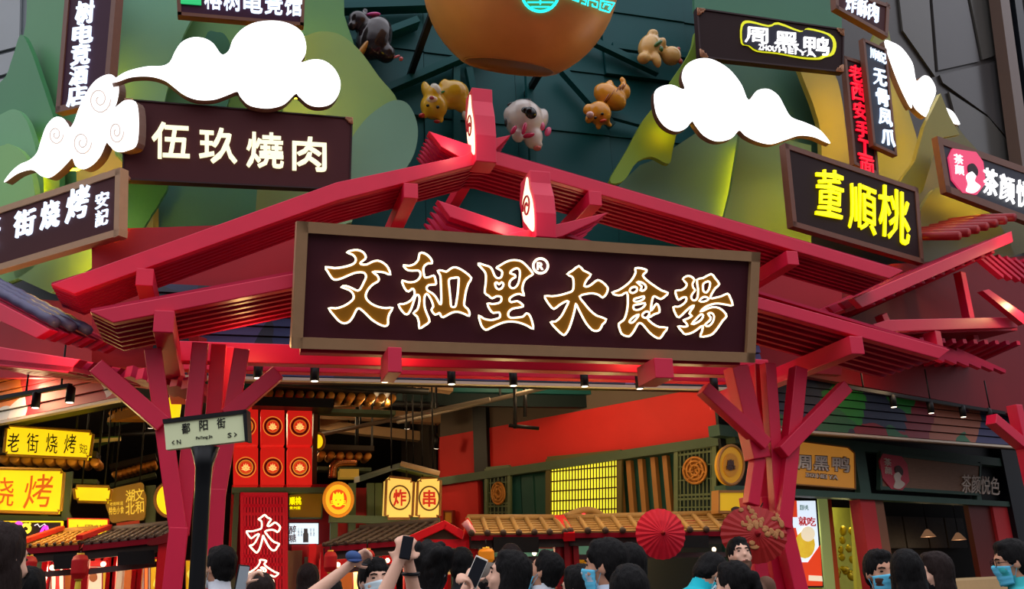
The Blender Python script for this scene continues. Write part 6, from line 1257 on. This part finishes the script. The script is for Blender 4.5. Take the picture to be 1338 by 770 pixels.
    if not mask: g = Geo(); g.tube([hp((-.021, .088, -.062)), hp((0, .0935, -.0625)), hp((.021, .088, -.062))], .0036 * s, 5); g.build('mouth', LIP, root)
    else:
        drop = -.055 if mask == 'chin' else 0; mmat = MASKW if mask == 'pale' else MASKM; vs = []; nu, nw = 16, 10
        for j in range(nw + 1):
            z = -.012 - .098 * j / nw + drop * .6
            for i in range(nu + 1):
                u = -1 + 2 * i / nu; ang = u * 1.25; bul = .018 * math.exp(-(u * 3.2) ** 2) * math.exp(-((j / nw - .15) * 3) ** 2); rr = 1 - .10 * (j / nw) ** 2
                pl = .0025 * math.sin(j * 2.2)
                vs.append(hp(((.071 + pl) * math.sin(ang) * rr, .005 + (.094 + bul + pl) * math.cos(ang) * rr, z - .012 * (1 - abs(u)) * (j / nw) + .008 * (1 - abs(u)) * (1 - j / nw))))
        g = Geo(); g.add(vs, [(j * (nu + 1) + i, j * (nu + 1) + i + 1, (j + 1) * (nu + 1) + i + 1, (j + 1) * (nu + 1) + i) for j in range(nw) for i in range(nu)], 0, True); mo = g.build('face_mask', mmat, root); md = mo.modifiers.new('t', 'SOLIDIFY'); md.thickness = .003; md.offset = 1
        for sx in (-1, 1):
            g = Geo()
            for z0 in (-.02, -.1): g.tube([hp((.066 * sx, .034, z0 + drop * .6)), hp((.08 * sx, .004, -.01 + (z0 + .06) * .3)), hp((.084 * sx, -.02, .004))], .0016, 4)
            g.build('ear_loop', mmat, root)
    if glasses:
        g = Geo()
        for sx in (-1, 1): g.tube([hp((.033 * sx + .024 * math.cos(k * PI / 8), .102, .008 + .019 * math.sin(k * PI / 8))) for k in range(16)], .0022, 4, True); g.tube([hp((.057 * sx, .098, .012)), hp((.082 * sx, .0, .01))], .002, 4)
        g.build('spectacles', BLACK, root)
    # hair
    if hair:
        hm = hairm or HAIR; g = Geo(); hball(g, (0, -.018, .042), (.087, .101, .1), None, 20, 14); hball(g, (0, -.045, -.012), (.078, .066, .08)); hball(g, (0, .03, .095), (.062, .05, .04))
        for sx in (-1, 1): hball(g, (.07 * sx, -.02, .02), (.018, .05, .05))
        if hair == 'fringe':
            for k in range(5): hball(g, (-.05 + .025 * k, .074 - abs(k - 2) * .008, .062), (.018, .018, .03))
        if hair == 'mop':
            for k in range(14): hball(g, (.072 * math.cos(k * 1.3), -.02 + .08 * math.sin(k * 1.3), .06 + .05 * math.sin(k * 2.1)), (.034, .034, .04))
        if hair == 'long':
            hball(g, (0, -.065, -.11), (.085, .05, .17)); hball(g, (0, -.03, .0), (.09, .085, .1))
            for sx in (-1, 1): hball(g, (.074 * sx, -.008, -.09), (.022, .042, .13))
        if ponytail: hball(g, (0, -.13, .03), (.03, .035, .05)); hball(g, (0, -.15, -.06), (.028, .03, .1))
        hme = remesh(g, .009 * s, 2, 'hair'); IH = HM.inverted()
        for v in hme.vertices:
            l = IH @ (v.co - HC); nz = noise.noise(Vector((l.x * 70, l.y * 70, l.z * 14))) ; v.co += (v.co - HC).normalized() * nz * .006
        hme.polygons.foreach_set('use_smooth', [True] * len(hme.polygons)); link_mesh('hair', hme, hm, root)
    if cap:
        g = Geo(); vs = []; hball(g, (0, -.016, .062), (.092, .108, .085), None, 18, 10); g.build('cap_crown', cloth(cap), root)
        g = Geo(); hball(g, (0, .115, .066), (.066, .07, .008), Matrix.Rotation(-.15, 3, 'X'), 14, 6); g.build('cap_visor', cloth(cap), root)
    return root, hp
def held(name, label, cat, px, py, D, sz, rot, m, screen=None):
    root = thing(name, label, cat); c = at_dist(px, py, D); M = Matrix((RC, FC, Vector((0, 0, 1)))).transposed() @ rot
    g = Geo(); g.box(c, sz, M=M); g.build('phone_body', m, root, .004)
    if screen: g = Geo(); g.box(c - M @ Vector((0, sz[1] / 2 + .001, 0)), (sz[0] * .9, .002, sz[2] * .9), M=M); g.build('screen', screen, root)
    g = Geo(); 
    for dx in (-.2, .1): g.lathe([(.0, .004), (.006, .003), (.007, 0)], c + M @ Vector((sz[0] * dx, sz[1] / 2, sz[2] * .4)), 8, M @ Matrix.Rotation(-PI / 2, 3, 'X'))
    o = g.build('camera_lens', BLACK, root); o['kind'] = 'stuff'
    return root
WHT, BLK, CYN, GRY = (216, 220, 226), (26, 26, 30), (26, 176, 190), (120, 116, 112)
person('person with thick dark hair cut off by the left edge', -3, 737, 3.9, 20, 0, 'long', BLK, hairm=BROWNH)
person('person whose dark hair tops the lower left corner', 36, 777, 5.6, 0, 0, 'short', BLK)
person('man with black hair and pale mask behind the street sign pole', 286, 743, 6.9, -62, 4, 'short', WHT, 'b', mask='pale')
person('person with brown hair filming right of the pole with a raised phone', 339, 782, 5.4, -10, 0, 'short', GRY, arms={'l': (316, 768, 5.15)}, hairm=BROWNH)
held('phone', 'small dark phone held up left of the neon panel characters', 'phone', 316, 756, 5.1, (.07, .009, .13), Matrix.Rotation(.15, 3, 'Y') @ Matrix.Rotation(1.0, 3, 'Z'), BLACK, mat('screen_dim', (150, 160, 170), .3, emit=.3))
person('woman with long brown hair seen from behind before the kiosk door', 403, 760, 8.2, 5, 0, 'long', (206, 160, 60), hairm=BROWNH)
person('person with dark hair low in front of the kiosk', 431, 784, 6.0, 20, 0, 'short', BLK)
person('woman with pale mask raising a blue cap overhead', 489, 762, 5.4, 178, 8, 'fringe', (150, 180, 214), mask='pale', arms={'r': (458, 738, 5.3)}, turn=-25)
c = thing('held_cap', 'blue cap with visor held up in a raised hand', 'cap'); q = at_dist(462, 728, 5.3); g = Geo(); g.ball(q, (.045, .05, .032), Matrix.Rotation(.3, 3, 'Y'), 14, 8); g.build('cap_crown', cloth((60, 84, 130)), c); g = Geo(); g.ball(q + Vector((.0, -.06, -.02)), (.04, .04, .006), Matrix.Rotation(.2, 3, 'X'), 12, 6); g.build('cap_visor', cloth((40, 60, 104)), c)
c = thing('sun_visor', 'black visor cap carried above the masked woman', 'cap'); q = at_dist(489, 741, 5.5); g = Geo(); g.ball(q, (.085, .09, .035), Matrix.Rotation(.25, 3, 'Y'), 14, 8); g.build('cap_crown', cloth((40, 40, 48)), c); g = Geo(); g.ball(q + Vector((-.03, -.1, .0)), (.06, .06, .008), Matrix.Rotation(.2, 3, 'Y'), 12, 6); g.build('cap_visor', cloth((70, 72, 80)), c)
person('man with thick black hair photographing the gate with both hands raised', 556, 748, 4.7, -25, 16, 'mop', WHT, 'a', arms={'l': (521, 734, 4.35, Vector((.3, 1, .2)), Vector((-.5, 0, -1))), 'r': (534, 737, 4.4, Vector((-.3, 1, .2)), Vector((-.5, -.1, -1)))}, turn=-15)
held('phone', 'dark phone held up by the man with thick black hair', 'phone', 531, 716, 4.31, (.05, .009, .1), Matrix.Rotation(.2, 3, 'Y'), BLACK, mat('phone_screen_dark', (30, 32, 38), .2))
s = board('small bright yellow light box just behind the raised dark phone', YP(11.0), quad_px(538, 710, 558, 726), YBOX, BLACK, .6, .08, name='light_box')
a = YP(11.05).at(548, 726); g = Geo(); g.beam(Vector((a.x, a.y, 0)), a, .04, .04); g.build('stand', BLACK, s)
c = thing('wristband', 'black band around the raised wrist of the man with the yellow phone', 'wristband'); q = at_dist(537, 750, 4.42); g = Geo(); g.tube([q + Vector((.036 * math.cos(k * PI / 8), .036 * math.sin(k * PI / 8), .004 * math.sin(k * PI / 8))) for k in range(16)], .008, 6, True); g.build('band', BLACK, c)
person('dark haired person half hidden behind the white phone', 604, 742, 7.2, 10, 0, 'short', BLK)
person('person in a grey cap holding up a white phone', 634, 769, 5.5, -50, 8, 'short', GRY, arms={'l': (611, 764, 5.2), 'r': (616, 766, 5.15)}, cap=(96, 88, 80))
held('phone', 'white phone tilted in the hands of the grey capped person', 'phone', 622, 748, 5.12, (.07, .009, .16), Matrix.Rotation(.45, 3, 'Y'), mat('white_case', (226, 222, 210), .35), mat('phone_screen_dark', (30, 32, 38)))
person('woman with long black hair in profile looking up left', 660, 756, 4.8, -85, 14, 'long', BLK, 'a')
person('person with dark hair behind the black haired woman', 668, 737, 7.4, 0, 0, 'short', BLK, hairm=BROWNH)
person('man in white looking up with a blue mask pulled to his chin', 706, 748, 6.3, -70, 26, 'short', WHT, 'b', mask='chin')
person('woman with black hair low in front of the dark green wall', 757, 772, 5.0, -60, 0, 'long', BLK)
person('man with black hair and blue mask facing left by the green poster', 791, 742, 4.7, -72, 2, 'fringe', (204, 218, 232), 'b', mask='blue')
person('man with close black hair and bare ear right behind the masked man', 822, 744, 5.3, -30, 0, 'short', WHT, 'b')
person('person with black hair low before the red umbrella', 824, 781, 3.9, 10, 0, 'long', BLK)
person('man in a cyan shirt bending his masked head to the right', 924, 748, 5.9, 60, -22, 'short', CYN, 'b', mask='pale', lean=.5, turn=10)
person('man with short black hair facing out below the flowered umbrella', 968, 727, 7.7, 172, 16, 'short', (104, 74, 58), 'a')
person('woman with tied black hair before the flowered umbrella', 958, 766, 5.3, -55, 0, 'short', BLK, 'a', ponytail=True)
person('person in a blue mask facing out before the gold ornaments', 1151, 750, 5.7, 175, 0, 'short', (90, 60, 50), 'b', mask='blue')
person('person with long black hair seen from behind at the tea shop', 1186, 752, 5.4, 10, 0, 'long', BLK)
person('woman with long dark brown hair in profile facing left', 1222, 751, 6.2, -82, 2, 'long', BLK, 'a', hairm=BROWNH)
person('man in cyan with spectacles and blue mask at the right edge', 1324, 736, 6.2, -80, -4, 'short', (70, 186, 190), 'b', mask='blue', glasses=True)
# ------------------------------------------------------------------ put every origin at the base of its thing
for o in list(ROOTS):
    if o.parent is None: ground(o)
